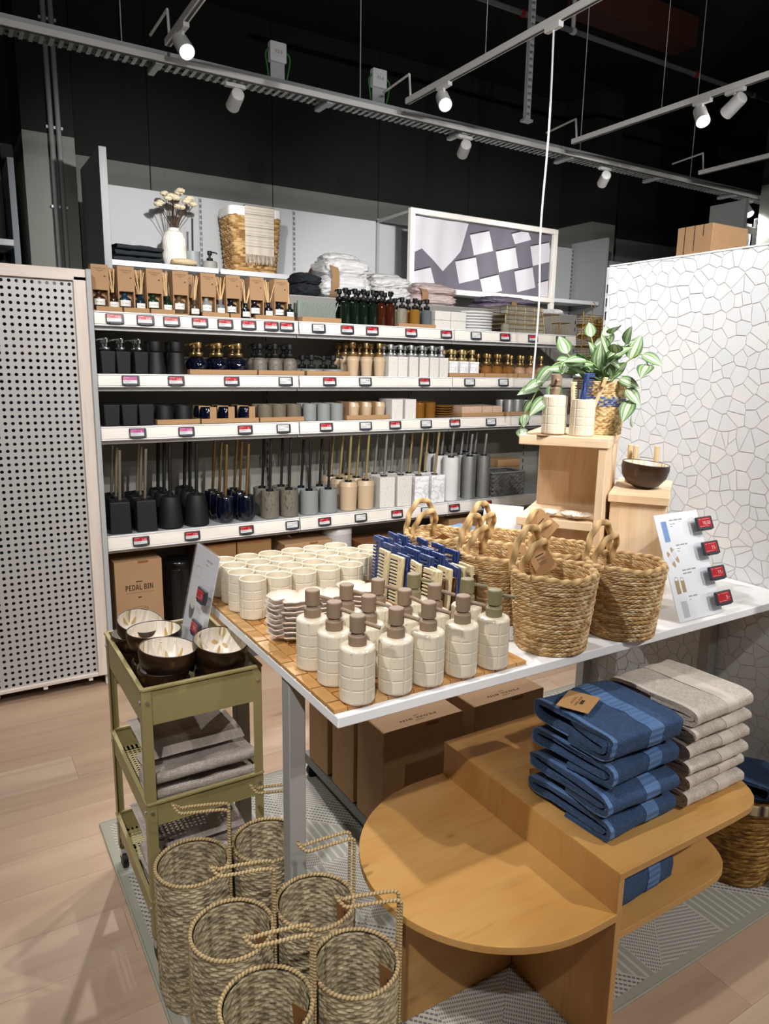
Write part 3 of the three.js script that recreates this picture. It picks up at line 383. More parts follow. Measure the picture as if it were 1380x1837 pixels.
kraftTray(1.393, 1.655, Y[1], 'kraft tray under the speckled dispensers');
rowsOf(disp('squat_dispenser', lathe([[0, 0], [.055, 0], [.06, .005], [.06, .026], [.054, .032], [.012, .034], [0, .034]], 36), MM.greyCer, .034, M.blackMatte, 1.35, 2.6), 'squat grey soap dispenser with black pump', 'dispenser', [1.725, 1.855], Z3(.086, .125, 2), Y[1] + .004, S2, 'squat grey dispensers');
kraftTray(1.665, 1.925, Y[1], 'kraft tray under the squat grey dispensers');
rowsOf(disp('beige_dispenser', lathe([[0, 0], [.026, 0], [.028, .004], [.0345, .082], [.037, .084], [.037, .09], [.033, .094], [.03, .106], [.014, .11], [0, .11]], 32), MM.beigeCer, .11, M.gold, 1.35, .9), 'beige tapered soap dispenser with gold pump', 'dispenser', [1.958, 2.05, 2.128], Z3(.05, .09, 3), Y[1], S2, 'beige dispensers', 2);
rowsOf(disp('terrazzo_dispenser', rbox(.062, .112, .062, .002, 1, 0, .056, 0), terrazzo, .112, M.brushed, 1.25, .4), 'terrazzo cuboid soap dispenser with silver pump', 'dispenser', [2.2, 2.27, 2.342, 2.415, 2.487, 2.559], Z3(.045, .075, 2), Y[1], S2, 'terrazzo dispensers', .1);
rowsOf(disp('marble_dispenser', rbox(.064, .09, .064, .003, 2, 0, .045, 0), marbleM, .09, M.brass, 1.3, .4), 'white marble soap dispenser with gold pump', 'dispenser', [2.64, 2.715, 2.795], Z3(.059, .08, 2), Y[1] + .004, S2, 'marble dispensers', .1);
kraftTray(2.6, 2.87, Y[1], 'kraft tray under the marble dispensers');
rowsOf(disp('glass_dispenser', globeG.clone().scale(.86, .86, .86), MM.amberClear, .0715, M.gold, 1.3, .4), 'amber glass globe dispenser with gold pump', 'dispenser', [2.915, 2.998, 3.085], Z3(.064, .085, 2), Y[1] + .004, S2, 'amber glass dispensers');
rowsOf(disp('glass_dispenser', globeG.clone().scale(.86, .8, .86), MM.peach, .0665, M.gold, 1.3, .4), 'peach glass globe dispenser with gold pump', 'dispenser', [3.19, 3.28, 3.37], Z3(.064, .085, 2), Y[1] + .004, S2, 'peach glass dispensers');
kraftTray(2.872, 3.14, Y[1], 'kraft tray under the amber globes'); kraftTray(3.142, 3.42, Y[1], 'kraft tray under the peach globes');
// ---- third shelf
const S3 = 'third shelf';
const cupG = (r, h, r2 = r, mat) => lathe([[0, 0], [r - .004, 0], [r, .004], [r2, h - .002], [r2 - .0015, h], [r2 - .0035, h - .002], [r - .004, .008], [0, .007]], 36);
const one = (name, geo, mat, pn = 'cup_body') => { const g = blank(name); part(g, pn, geo, mat); return g; };
const openSq = (w, h, w2) => { const a = sq(w, h, w2, .005), i = sq(w - .01, h - .01, w2 - .01, .003); i.translate(0, .0104, 0); const ix = i.index ? i.toNonIndexed() : i; return merge([a, ix]); };
rowsOf(one('square_tumbler', sq(.066, .101, .076, .006), M.blackMatte), 'black square tumbler', 'tumbler', [.671, .751, .829], Z3(.055, .09, 2), Y[2], S3, 'black square tumblers', .05);
rowsOf(one('round_tumbler', cupG(.045, .088, .039), M.blackMatte), 'black round tapered tumbler', 'tumbler', [.921, 1.018], Z3(.071, .1, 2), Y[2] + .004, S3, 'black round tumblers');
{ const g = one('blue_tumbler', lathe([[0, 0], [.03, 0], [.04, .012], [.043, .035], [.038, .062], [.034, .074], [.032, .076], [.031, .073], [.036, .04], [0, .01]], 32), MM.blueGlaze); part(g, 'kraft_sleeve', rbox(.034, .078, .004, .001, 1, .014, .04, .0445), M.kraft); part(g, 'kraft_sleeve', rbox(.034, .08, .004, .001, 1, -.012, .041, -.046), M.kraft); rowsOf(g, 'dark blue tumbler with kraft sleeve', 'tumbler', [1.137, 1.237, 1.342], Z3(.073, .1, 2), Y[2] + .004, S3, 'blue tumblers', .1); }
rowsOf(one('speckled_tumbler', cupG(.039, .086, .04), brownGlaze), 'brown speckled tumbler', 'tumbler', [1.441, 1.525, 1.608], Z3(.066, .09, 2), Y[2] + .004, S3, 'brown speckled tumblers');
rowsOf(one('grey_tumbler', cupG(.037, .092, .037), MM.greyCer), 'grey ceramic tumbler', 'tumbler', [1.694, 1.778, 1.86], Z3(.05, .085, 2), Y[2], S3, 'grey tumblers');
{ const g = one('beige_tumbler', lathe([[0, 0], [.027, 0], [.03, .004], [.035, .064], [.037, .066], [.037, .072], [.034, .075], [.033, .09], [.031, .091], [.03, .08], [.026, .01], [0, .008]], 32), MM.beigeCer); part(g, 'kraft_divider', rbox(.004, .095, .075, .001, 1, -.043, .0475, 0), M.kraft); rowsOf(g, 'beige tumbler between kraft dividers', 'tumbler', [1.968, 2.056, 2.14], Z3(.064, .085, 2), Y[2] + .004, S3, 'beige tumblers', .02); }
rowsOf(one('terrazzo_tumbler', rbox(.074, .112, .074, .002, 1, 0, .056, 0), terrazzo), 'terrazzo square tumbler', 'tumbler', [2.235, 2.325], Z3(.05, .08, 2), Y[2], S3, 'terrazzo tumblers', .04);
rowsOf(one('amber_tumbler', surf(48, 14, (u, v) => { const a = u * 2 * PI, k = v < .55 ? v / .55 : 1 - (v - .55) / .45, r = (v < .55 ? .033 : .029) * (1 + .04 * Math.cos(a * 16)); return [r * Math.cos(a), (v < .55 ? k * .098 : .006 + k * .092), -r * Math.sin(a)]; }), MM.amberTumbler), 'ribbed amber glass tumbler', 'tumbler', [2.405, 2.482], Z3(.045, .075, 2), Y[2], S3, 'amber tumblers');
{ const g = lathe([[0, 0], [.05, 0], [.066, .006], [.07, .013], [.066, .013], [.05, .006], [0, .005]], 40); for (let k = 0; k < 5; k++) solo('amber_dish', `amber glass soap dish, ${ORD[k]} from the bottom of its stack on third shelf`, 'dish', g, MM.amberTumbler, [2.605, Y[2] + k * .0142, ZF - .08], 'amber dishes'); }
rowsOf(one('marble_tray', rbox(.078, .06, .1, .004, 2, 0, .03, 0), pinkMarble, 'block'), 'pink beige marble block', 'block', [2.75, 2.831, 2.912, 2.993], Z3(.077, .11, 2), Y[2] + .004, S3, 'pink marble blocks', .03);
rowsOf(one('steel_tumbler', cupG(.033, .095, .034), M.brushed), 'brushed steel tumbler', 'tumbler', [3.11, 3.185, 3.26], Z3(.06, .08, 2), Y[2] + .004, S3, 'steel tumblers');
[[.873, 1.087, 'black round tumblers'], [1.089, 1.395, 'blue tumblers'], [1.397, 1.652, 'brown speckled tumblers'], [1.906, 2.187, 'beige tumblers'], [2.704, 3.04, 'pink marble blocks'], [3.06, 3.31, 'steel tumblers']].forEach(([a, b, n]) => kraftTray(a, b, Y[2], `kraft tray under the ${n} on third shelf`, .24, .026));
// ---- lowest shelf: toilet brushes
function brush(name, geo, mat, hm, h, total, lean = .03, r = .0075) { const g = blank(name); part(g, 'holder', geo, mat); part(g, 'holder_insert', cyl(.02, .02, .01, 16), M.blackMatte, [0, h, 0]); const hd = part(g, 'handle', bar([0, h - .04, 0], [lean * .4, total, lean], r, 12), hm); part(hd, 'handle_cap', cyl(r * 1.05, r * 1.05, .006, 12), hm, [lean * .4, total, lean]); return g; }
const S4 = 'lowest shelf', BR = 'toilet brushes on the lowest shelf';
const champ = std(0xaba28f, .35, { metalness: .8 }), pole = std(0x9b9a94, .4, { metalness: .6 });
rowsOf(brush('toilet_brush', sq(.098, .155, .092), M.blackMatte, champ, .155, .4), 'toilet brush with black square holder and champagne handle', 'toilet brush', [.69, .811], Z3(.075, .11, 3), Y[3], S4, BR, .5);
rowsOf(brush('toilet_brush', lathe([[0, 0], [.058, 0], [.061, .01], [.055, .1], [.046, .155], [.04, .16], [0, .16]], 36), M.blackMatte, M.blackMatte, .16, .42, .02, .009), 'toilet brush with black tapered holder and black handle', 'toilet brush', [.933, 1.069], Z3(.08, .125, 3), Y[3], S4, BR, .5);
rowsOf(brush('toilet_brush', lathe([[0, 0], [.035, 0], [.045, .02], [.048, .06], [.043, .12], [.042, .135], [.036, .136], [0, .13]], 36), MM.blueGlaze, M.gold, .135, .405), 'toilet brush with dark blue glazed holder and gold handle', 'toilet brush', [1.215, 1.332], Z3(.07, .11, 3), Y[3], S4, BR, .6);
rowsOf(brush('toilet_brush', cupG(.05, .15, .05), stoneware, M.blackMatte, .15, .44, .02), 'toilet brush with speckled holder and black handle', 'toilet brush', [1.466, 1.58], Z3(.075, .115, 2), Y[3], S4, BR, .5);
rowsOf(brush('toilet_brush', cupG(.051, .135, .05), MM.greyCer, M.blackMatte, .135, .4, .02), 'toilet brush with pale grey holder and black handle', 'toilet brush', [1.7, 1.82], Z3(.075, .115, 2), Y[3], S4, BR, 1);
rowsOf(brush('toilet_brush', lathe([[0, 0], [.044, 0], [.047, .004], [.052, .135], [.054, .137], [.054, .143], [.05, .147], [.049, .166], [.044, .167], [0, .16]], 36), MM.beigeCer, M.brass, .167, .445, .025), 'toilet brush with beige holder and gold handle', 'toilet brush', [1.947, 2.062], Z3(.075, .115, 3), Y[3], S4, BR, .8);
rowsOf(brush('toilet_brush', rbox(.1, .18, .1, .003, 1, 0, .09, 0), terrazzo, pole, .18, .435, .02), 'toilet brush with terrazzo holder and grey handle', 'toilet brush', [2.185, 2.305], Z3(.075, .115, 2), Y[3], S4, BR, .15);
rowsOf(brush('toilet_brush', rbox(.098, .17, .098, .006, 2, 0, .085, 0), marbleM, M.brass, .17, .44, .025), 'toilet brush with white marble holder and gold handle', 'toilet brush', [2.428, 2.548], Z3(.07, .115, 2), Y[3], S4, BR, .15);
rowsOf(brush('toilet_brush', cupG(.049, .272, .049), MM.whiteCer, pole, .272, .43, .015), 'toilet brush with tall white cylinder and grey handle', 'toilet brush', [2.672], Z3(.07, .11, 3), Y[3], S4, BR, .5);
rowsOf(brush('toilet_brush', cupG(.043, .27, .043), M.brushed, M.brushed, .27, .405, .015), 'toilet brush with tall brushed steel cylinder', 'toilet brush', [2.815, 2.93], Z3(.07, .1, 3), Y[3], S4, BR, .5);
// ---------------------------------------------------------------- weaving
function weave({ R0, R1, H, rows, stakes, seed, pal, kind = 'seagrass', nu = 150, per = 4, bulge = .0035, thick = .012, oval = 1, inner = true }) {
  const C = pal.map(h => new THREE.Color(h)), nv = rows * per;
  const fn = off => (u, v) => {
    const a = u * 2 * PI, row = Math.min(rows - 1, Math.floor(v * rows + 1e-6)), f = v * rows - row; let r = R0 + (R1 - R0) * v - off, d;
    if (kind === 'seagrass') { const over = Math.cos(a * stakes / 2 + row * PI); d = bulge * (Math.sin(PI * f) * .9 + .9 * over * Math.sin(PI * f)) + .0016 * (hash2(Math.floor(u * nu), row, seed) - .5); }
    else { const k = u * stakes + (f < .5 ? f : 1 - f) * 1.7 + (row % 2) * .35, m = k - Math.floor(k); d = bulge * (Math.pow(Math.sin(PI * Math.min(1, Math.max(0, f))), .5) * .28 + 1.1 * Math.pow(Math.sin(PI * m), .6) * (.45 + .55 * Math.pow(Math.sin(PI * f), .5)) - (Math.abs(f - .5) < .1 ? .3 : 0)) + .0018 * (hash2(Math.floor(k), row, seed) - .5); }
    r += off ? -d * .8 : d; return [r * Math.cos(a), v * H, -r * Math.sin(a) * oval];
  };
  const col = dark => (u, v) => { const row = Math.min(rows - 1, Math.floor(v * rows + 1e-6)), f = v * rows - row; let id; if (kind === 'seagrass') id = Math.floor(u * stakes * 1 + .5 * (row % 2)); else id = Math.floor(u * stakes + (f < .5 ? f : 1 - f) * 1.7 + (row % 2) * .35) + (f < .5 ? 0 : 911); const h = hash2(((id % 4096) + 4096) % 4096, row, seed), h2 = hash2(Math.floor(u * nu), Math.floor(v * nv), seed + 1); const c = C[Math.floor(h * C.length) % C.length], k = .86 + .28 * h2; return [c.r * k, c.g * k, c.b * k]; };
  const parts = [surf(nu, nv, fn(0), true, col())];
  if (inner) { const g = surf(nu, Math.ceil(nv * .75), fn(thick), true, col()); const ix = g.index.array; for (let i = 0; i < ix.length; i += 3) { const t = ix[i]; ix[i] = ix[i + 1]; ix[i + 1] = t; } const n = g.attributes.normal; for (let i = 0; i < n.count; i++) n.setXYZ(i, -n.getX(i), -n.getY(i), -n.getZ(i)); parts.push(g); }
  return BGU.mergeGeometries(parts);
}
const SEAG = [0xb2a282, 0xa29273, 0x93856a, 0xc0b190, 0x80745b, 0xaa9b7c], HYA = [0xcaa876, 0xbd9762, 0xd6ba8b, 0xae8a58, 0xc4a06c, 0xa17b4c, 0xd9c196];
const vcol = (rough = .8) => new THREE.MeshStandardMaterial({ vertexColors: true, roughness: rough });
const ropeM = std(0xffffff, .85, { map: tex(64, 64, (u, v) => { const k = (u * 1 + v * 8) % 1; return mix(hex(0x8d7853), hex(0xc4ad82), Math.sin(PI * k)); }), bumpMap: grey(64, 64, (u, v) => Math.sin(PI * ((u + v * 8) % 1))), bumpScale: .002 });
function rope(pts, r, seg, closed = false, tw = 1.6) { const c = new THREE.CatmullRomCurve3(pts.map(p => V3(...p)), closed, 'catmullrom', .25), L = c.getLength(); const fr = c.computeFrenetFrames(seg, closed); return surf(10, seg, (u, v) => { const i = Math.min(seg, Math.round(v * seg)), P = c.getPointAt(v), a = u * 2 * PI, rr = r * (1 + .16 * Math.cos(a + v * L / r * tw)); const n = fr.normals[i], b = fr.binormals[i]; return [P.x + rr * (Math.cos(a) * n.x + Math.sin(a) * b.x), P.y + rr * (Math.cos(a) * n.y + Math.sin(a) * b.y), P.z + rr * (Math.cos(a) * n.z + Math.sin(a) * b.z)]; }, true, (u, v) => { const k = .55 + .45 * Math.cos(u * 2 * PI + v * L / r * tw); const c1 = new THREE.Color(0x7d6845), c2 = new THREE.Color(0xc2aa7d); return [c1.r + (c2.r - c1.r) * k, c1.g + (c2.g - c1.g) * k, c1.b + (c2.b - c1.b) * k]; }); }
// ---------------------------------------------------------------- white display table
const TH = .88;
{
  const g = thing('display_table', 'long white display table with grey steel legs', 'table', [0, 0, 0]);
  part(g, 'table_top', rbox(1.59, .024, .86, .003, 2, 1.4, TH - .012, -1.575), M.white);
  part(g, 'top_frame', merge([box(1.5, .03, .03, 1.4, TH - .04, -1.38), box(1.5, .03, .03, 1.4, TH - .04, -1.95), box(.03, .03, .57, .7, TH - .04, -1.67)]), std(0x8b8a86, .5));
  for (const [x, z] of [[.632, -1.415], [.7, -1.96], [2.17, -1.4], [2.17, -1.94]]) part(g, 'leg', rbox(.042, TH - .024, .042, .004, 2, x, (TH - .024) / 2, z), std(0x9d9c98, .45));
}
// low rolling frame under the table with cartons
{ const g = thing('stock_dolly', 'low grey steel dolly carrying cartons under the table', 'dolly', [0, 0, 0]); part(g, 'frame_bar', rbox(.03, .04, .62, .004, 1, 1.085, .08, -2.0), std(0x6d706d, .5)); part(g, 'frame_bar', rbox(.03, .04, .62, .004, 1, 2.0, .08, -2.0), std(0x6d706d, .5)); part(g, 'deck', rbox(.9, .012, .6, .003, 1, 1.54, .096, -2.0), std(0x6d706d, .5)); for (const [x, z] of [[1.1, -1.72], [1.98, -1.72], [1.1, -2.28], [1.98, -2.28]]) part(g, 'castor', cyl(.028, .028, .02, 16).rotateX(PI / 2), M.black, [x, .028, z]); }
const binPrint = (flip) => new THREE.MeshStandardMaterial({ roughness: .85, map: canvasTex(256, 256, (x, W, H) => { x.fillStyle = '#a58361'; x.fillRect(0, 0, W, H); x.fillStyle = '#33230f'; x.textAlign = 'center'; x.save(); if (flip) { x.translate(W, H); x.rotate(PI); } x.font = 'bold 24px sans-serif'; x.fillText('PEDAL BIN', W / 2, 66); x.fillRect(W / 2 - 16, 34, 32, 4); x.fillRect(W / 2 - 8, 80, 16, 4); x.restore(); }) });
const binTop = binPrint(true), binFront = new THREE.MeshStandardMaterial({ roughness: .85, map: canvasTex(256, 384, (x, W, H) => { x.fillStyle = '#a58361'; x.fillRect(0, 0, W, H); x.fillStyle = '#33230f'; x.textAlign = 'center'; x.font = 'bold 31px sans-serif'; x.fillText('PEDAL BIN', W / 2, 112); x.fillRect(52, 122, 152, 1); x.fillRect(W / 2 - 18, 76, 36, 4); x.fillRect(W / 2 - 10, 140, 20, 5); x.strokeStyle = '#5c421f'; x.lineWidth = 1.5; x.strokeRect(80, 190, 92, 120); x.beginPath(); x.ellipse(126, 190, 46, 10, 0, 0, 7); x.stroke(); x.beginPath(); x.ellipse(126, 310, 46, 10, 0, 0, PI); x.stroke(); x.strokeRect(146, 312, 26, 8); }) }), binOval = new THREE.MeshStandardMaterial({ roughness: .85, map: canvasTex(256, 256, (x, W, H) => { x.fillStyle = '#86653f'; x.fillRect(0, 0, W, H); x.fillStyle = '#24190b'; x.textAlign = 'center'; x.font = 'bold 30px sans-serif'; x.fillText('PEDAL BIN', W / 2, 60); x.fillRect(W / 2 - 9, 80, 18, 4); x.beginPath(); x.ellipse(190, 130, 26, 17, 0, 0, 7); x.fill(); x.fillStyle = '#7d6a4c'; x.fillRect(172, 126, 36, 2); x.fillRect(176, 132, 28, 2); }) });
function carton(label, pos, w, h, d, o = {}) { const g = thing('carton', label, 'carton', pos, o.turn || 0, o.group || 'cardboard cartons'); part(g, 'carton_body', boxUV(rbox(w, h, d, .003, 1, 0, h / 2, 0), 3, 3), o.mat || M.kraft); if (o.top) part(g, 'printed_lid', new THREE.PlaneGeometry(w * .98, d * .98).rotateX(-PI / 2), o.top, [0, h + .0008, 0]); if (o.front) part(g, 'printed_front', new THREE.PlaneGeometry(w * .97, h * .97), o.front, [0, h / 2, d / 2 + .0008]); part(g, 'seam_tape', box(w * .99, .0006, .012, 0, h + .0004, o.top ? -d * .45 : 0), std(0x9a7042, .6)); part(g, 'flap_notch', box(.05, .012, .001, w * .1, h - .008, d / 2 + .0006), M.kraftDark); return g; }
carton('carton printed PEDAL BIN on top, front left under the white table', [1.222, .103, -1.805], .305, .345, .165, { top: binTop });
carton('second carton in the left row under the white table', [1.222, .103, -1.99], .305, .345, .155);
carton('rearmost carton in the left row under the white table', [1.222, .103, -2.18], .305, .345, .15);
carton('carton printed PEDAL BIN on top, front right under the white table', [1.58, .103, -1.805], .31, .345, .165, { top: binTop });
carton('second carton in the right row under the white table', [1.58, .103, -1.99], .31, .345, .155);
// ---------------------------------------------------------------- wooden bath mat of blocks
{
  const g = thing('wooden_bath_mat', 'honey-coloured wooden slat bath mat under the cups and dispensers', 'bath mat', [0, TH, 0]);
  const x0 = .604, x1 = 1.108, z1 = -1.158, z0 = -1.99, bw = (x1 - x0) / 16, bl = .075, R = rng(77);
  const mats = [0xffffff, 0xf0e2cf, 0xe0c8a6, 0xfff0d8].map(c => std(c, .5, { map: woodHoney }));
  const geoFor = {}; const bg = l => { const k = l.toFixed(3); if (!geoFor[k]) geoFor[k] = boxUV(rbox(bw - .0018, .009, l - .005, .0012, 1, 0, .0045, 0), 4, 1.5, true); return geoFor[k]; };
  for (let i = 0; i < 16; i++) { let z = z1; let first = i % 2 ? bl : bl / 2; const cx = x0 + (i + .5) * bw; while (z > z0 + .004) { const l = Math.min(first, z - z0); part(g, 'slat', bg(l), mats[Math.floor(R() * 4)], [cx + (R() - .5) * .0008, (R() - .5) * .0006 + .0006, z - l / 2]); z -= l; first = bl; } }
  part(g, 'backing', box(x1 - x0 - .01, .0012, z1 - z0 - .01, (x0 + x1) / 2, .0006, (z0 + z1) / 2), std(0x3a2a18, .8));
}
// ---------------------------------------------------------------- cream tile-relief ceramics
const cream = phys(0xdcd1bb, .16, { clearcoat: .5, clearcoatRoughness: .12 });
const creamIn = std(0xcfc0a4, .3);
const taupe = std(0x86715b, .62), oliveTaupe = std(0x7f7656, .62);
function tileBody(R, H, shoulder, rows = 4, cols = 8) { // relief squares: rounded cells between grooves
  const nu = 192, nv = 150; return surf(nu, nv, (u, v) => {
    const a = u * 2 * PI; let y, r;
    if (v < .08) { const t = v / .08; r = R * (0.0 + Math.min(1, .0 + t * 1.0)) * .9 + 0; y = 0; if (t > .6) { r = R * (.86 + .14 * Math.sin((t - .6) / .4 * PI / 2)); y = .006 * (1 - Math.cos((t - .6) / .4 * PI / 2)); } else r = R * .86 * t / .6; }
    else if (v < .88 || !shoulder) { const t = Math.min(1, (v - .08) / (shoulder ? .8 : .92)); y = .006 + t * (H - .006 - (shoulder ? .008 : 0)); r = R; const fy = t * rows, gy = Math.abs(fy - Math.round(fy)) * (H / rows), gu = Math.abs(u * cols - Math.round(u * cols)) * (2 * PI * R / cols); const inEnd = Math.round(fy) === 0 || (Math.round(fy) === rows); const gr = (d, w) => d < w ? Math.cos(d / w * PI / 2) : 0; r -= Math.max(inEnd ? 0 : .0008 * gr(gy, .0022), .0011 * gr(gu, .0026)); }
    else { const t = (v - .88) / .12; if (t < .5) { const q = t / .5 * PI / 2; r = R - .008 * (1 - Math.cos(q)) ; y = H - .008 + .008 * Math.sin(q); } else { r = (R - .008) * (1 - (t - .5) / .5 * .7); y = H + .0005; } }
    return [r * Math.cos(a), y, -r * Math.sin(a)];
  });
}
const dispBody = tileBody(.0365, .117, true), cupBody = tileBody(.0365, .105, false);
const cupInner = lathe([[.0365, .105], [.0362, .1065], [.035, .1075], [.0335, .1065], [.0325, .104], [.032, .02], [.03, .012], [0, .011]], 48);
function tileDispenser() { const g = blank('tile_soap_dispenser'); part(g, 'bottle', dispBody, cream); const c = part(g, 'collar', lathe([[0, 0], [.0178, 0], [.0186, .001], [.0186, .019], [.0176, .021], [.0125, .0215], [.0125, .03], [0, .03]], 28), taupe, [0, .1165, 0]); const h = part(g, 'pump_head', lathe([[0, 0], [.0152, 0], [.0162, .0012], [.0164, .0315], [.0155, .0335], [.013, .0345], [0, .035]], 28), taupe, [0, .1445, 0]); part(h, 'spout', bar([.008, .021, 0], [.048, .013, 0], .0042, 12), taupe); return g; }
{
  const p = tileDispenser(), po = tileDispenser(); po.traverse(o => { if (o.isMesh && o.material === taupe) o.material = oliveTaupe; });
  const rows = [[-1.182, [.668, .759, .84, .931, 1.02], ['front row']], [-1.279, [.666, .75, .842, .924, 1.018], ['middle row']], [-1.374, [.661, .747, .83, .93], ['back row']]];
  const turns = [[-.85, -.8, -.8, -.7, -.3], [-.95, -.8, -1.2, -.85, -.4], [-.7, -.85, -.8, -.5]]; let u1 = false, u2 = false;
  rows.forEach(([z, xs, [rn]], r) => xs.forEach((x, i) => { const ol = (r === 0 && i === 4) || (r === 1 && i === 4) || (r === 2 && i === 3); const lab = `cream tile-patterned soap dispenser with ${ol ? 'olive' : 'taupe'} pump, ${ORD[i]} from left in the ${rn}`; const src = ol ? po : p, used = ol ? u2 : u1; if (!used) { src.position.set(x, TH + .0102, z); src.rotation.y = turns[r][i]; tag(src, lab, 'dispenser', 'cream soap dispensers on the table'); if (ol) u2 = true; else u1 = true; } else dup(src, [x, TH + .0102, z], turns[r][i], lab); }));
}
function tileCup() { const g = blank('tile_cup'); part(g, 'cup_body', cupBody, cream); part(g, 'cup_inside', cupInner, cream); return g; }
const cupP = tileCup();
{
  const rows = [[-1.745, 7, 'front'], [-1.8185, 7, 'second'], [-1.893, 7, 'third'], [-1.965, 6, 'back']]; let first = true; const R = rng(3);
  rows.forEach(([z, n, rn], r) => { for (let i = 0; i < n; i++) { if (r === 0 && i > 4) continue; const x = .663 + i * .0738 + (r % 2 ? -.004 : .002), lab = `cream tile-patterned cup, ${ORD[i]} from left in the ${rn} row on the table`; const t = R() * 6; const yy = TH + .0102; if (first) { cupP.position.set(x, yy, z); cupP.rotation.y = t; tag(cupP, lab, 'cup', 'cream cups on the table'); first = false; } else dup(cupP, [x, yy, z], t, lab); } });
}
// ginkgo leaf dishes
const leafDish = (() => {
  const nr = 16, na = 96, T = .006;
  const rad = a => { const t = a / PI; const fan = Math.max(0, Math.cos(a * .5)); let r = .03 + .058 * Math.pow(Math.abs(Math.cos(a * .5)), .5); r *= 1 + .018 * Math.cos(a * 13) + .035 * Math.cos(a * 5 + .6); r *= 1 - .42 * Math.exp(-Math.pow((a - .1) / .1, 2)); return r; };
  const P = (u, q) => { const a = (u - .5) * 2 * PI, r = rad(a) * q; return [r * Math.cos(a) * .74, .004 + .017 * Math.pow(q, 2.4) + .0006 * Math.sin(a * 13) * q * q, r * Math.sin(a) * .82]; };
  const top = surf(na, nr, (u, v) => { const p = P(u, v); return p; }); const bot = surf(na, nr, (u, v) => { const p = P(u, 1.0 - v); p[1] -= T * (.5 + .5 * v); return p; });
  const rim = surf(na, 4, (u, v) => { const p = P(u, 1), q = v * PI; p[1] -= T * .25 * (1 - Math.cos(q)); const k = 1 + .025 * Math.sin(q); return [p[0] * k, p[1], p[2] * k]; });
  const gs = [top, bot, rim].map(g => g); const g = merge(gs); return g;
})();
const leafMat = new THREE.MeshPhysicalMaterial({ roughness: .14, clearcoat: .6, color: 0xffffff, side: THREE.DoubleSide, map: tex(128, 128, (u, v, x, y) => { const rimv = Math.max(0, (v - .86) / .14); return mix(mix(hex(0xe6dacd), hex(0xdccbbc), fbm(u, v, 12, 12, 3, 7)), hex(0xc2a987), rimv * .5); }) });
function dishStack(n, x, z, y0, turn, where, lean = 0) { for (let k = 0; k < n; k++) { const d = solo('leaf_dish', `cream glazed leaf-shaped dish, ${k === n - 1 ? 'top' : ORD[k] + ' from the bottom'} of the ${where}`, 'dish', leafDish, leafMat, [x + Math.sin(k * 2.1) * .002, y0 + .003 + k * .0126, z + Math.cos(k * 1.7) * .002], 'leaf dishes', turn + Math.sin(k * 3.3) * .06); d.rotation.z = lean; d.scale.set(.9, 1, .9); } }
dishStack(8, .69, -1.55, TH + .011, -2.4, 'front left stack');
dishStack(6, .805, -1.61, TH + .011, -2.2, 'middle stack'); dishStack(6, .918, -1.61, TH + .011, -2.7, 'right stack');
// ---------------------------------------------------------------- combs
const combGeo = (() => { const W = .058, Hh = .165, pts = [[.0, 0], [W * .42, 0], [W * .42, Hh], [0, Hh]]; const gs = [rbox(.011, Hh, W * .38, .004, 2, 0, Hh / 2, W * .31)]; gs.push(rbox(.008, .018, W * .9, .003, 2, 0, .009, 0), rbox(.008, .014, W * .9, .003, 2, 0, Hh - .007, 0)); const n = 14; for (let k = 0; k < n; k++) { const y = .024 + k * (Hh - .045) / (n - 1); const t = rbox(.006, .0058, W * .62, .0025, 1, 0, y, -W * .16); gs.push(t); } return gs; })();
const combSpine = combGeo[0], combTeeth = merge(combGeo.slice(1));
const combMats = { cream: std(0xffffff, .45, { map: tex(64, 64, (u, v) => mix(hex(0xe2d3ae), hex(0xcbb98d), .5 + .5 * Math.sin(40 * (v + .3 * fbm(u, v, 4, 4, 2, 3))))) }), blue: std(0xffffff, .3, { map: tex(64, 64, (u, v) => mix(hex(0x121a3e), hex(0x5672b4), Math.pow(fbm(u, v, 14, 14, 3, 6), 2.2) * 1.7)) }), tortoise: std(0xffffff, .25, { map: tex(64, 64, (u, v) => mix(hex(0x1c0f06), hex(0x8a5a1e), Math.pow(fbm(u, v, 7, 7, 3, 26), 2.2) * 1.8)) }) };
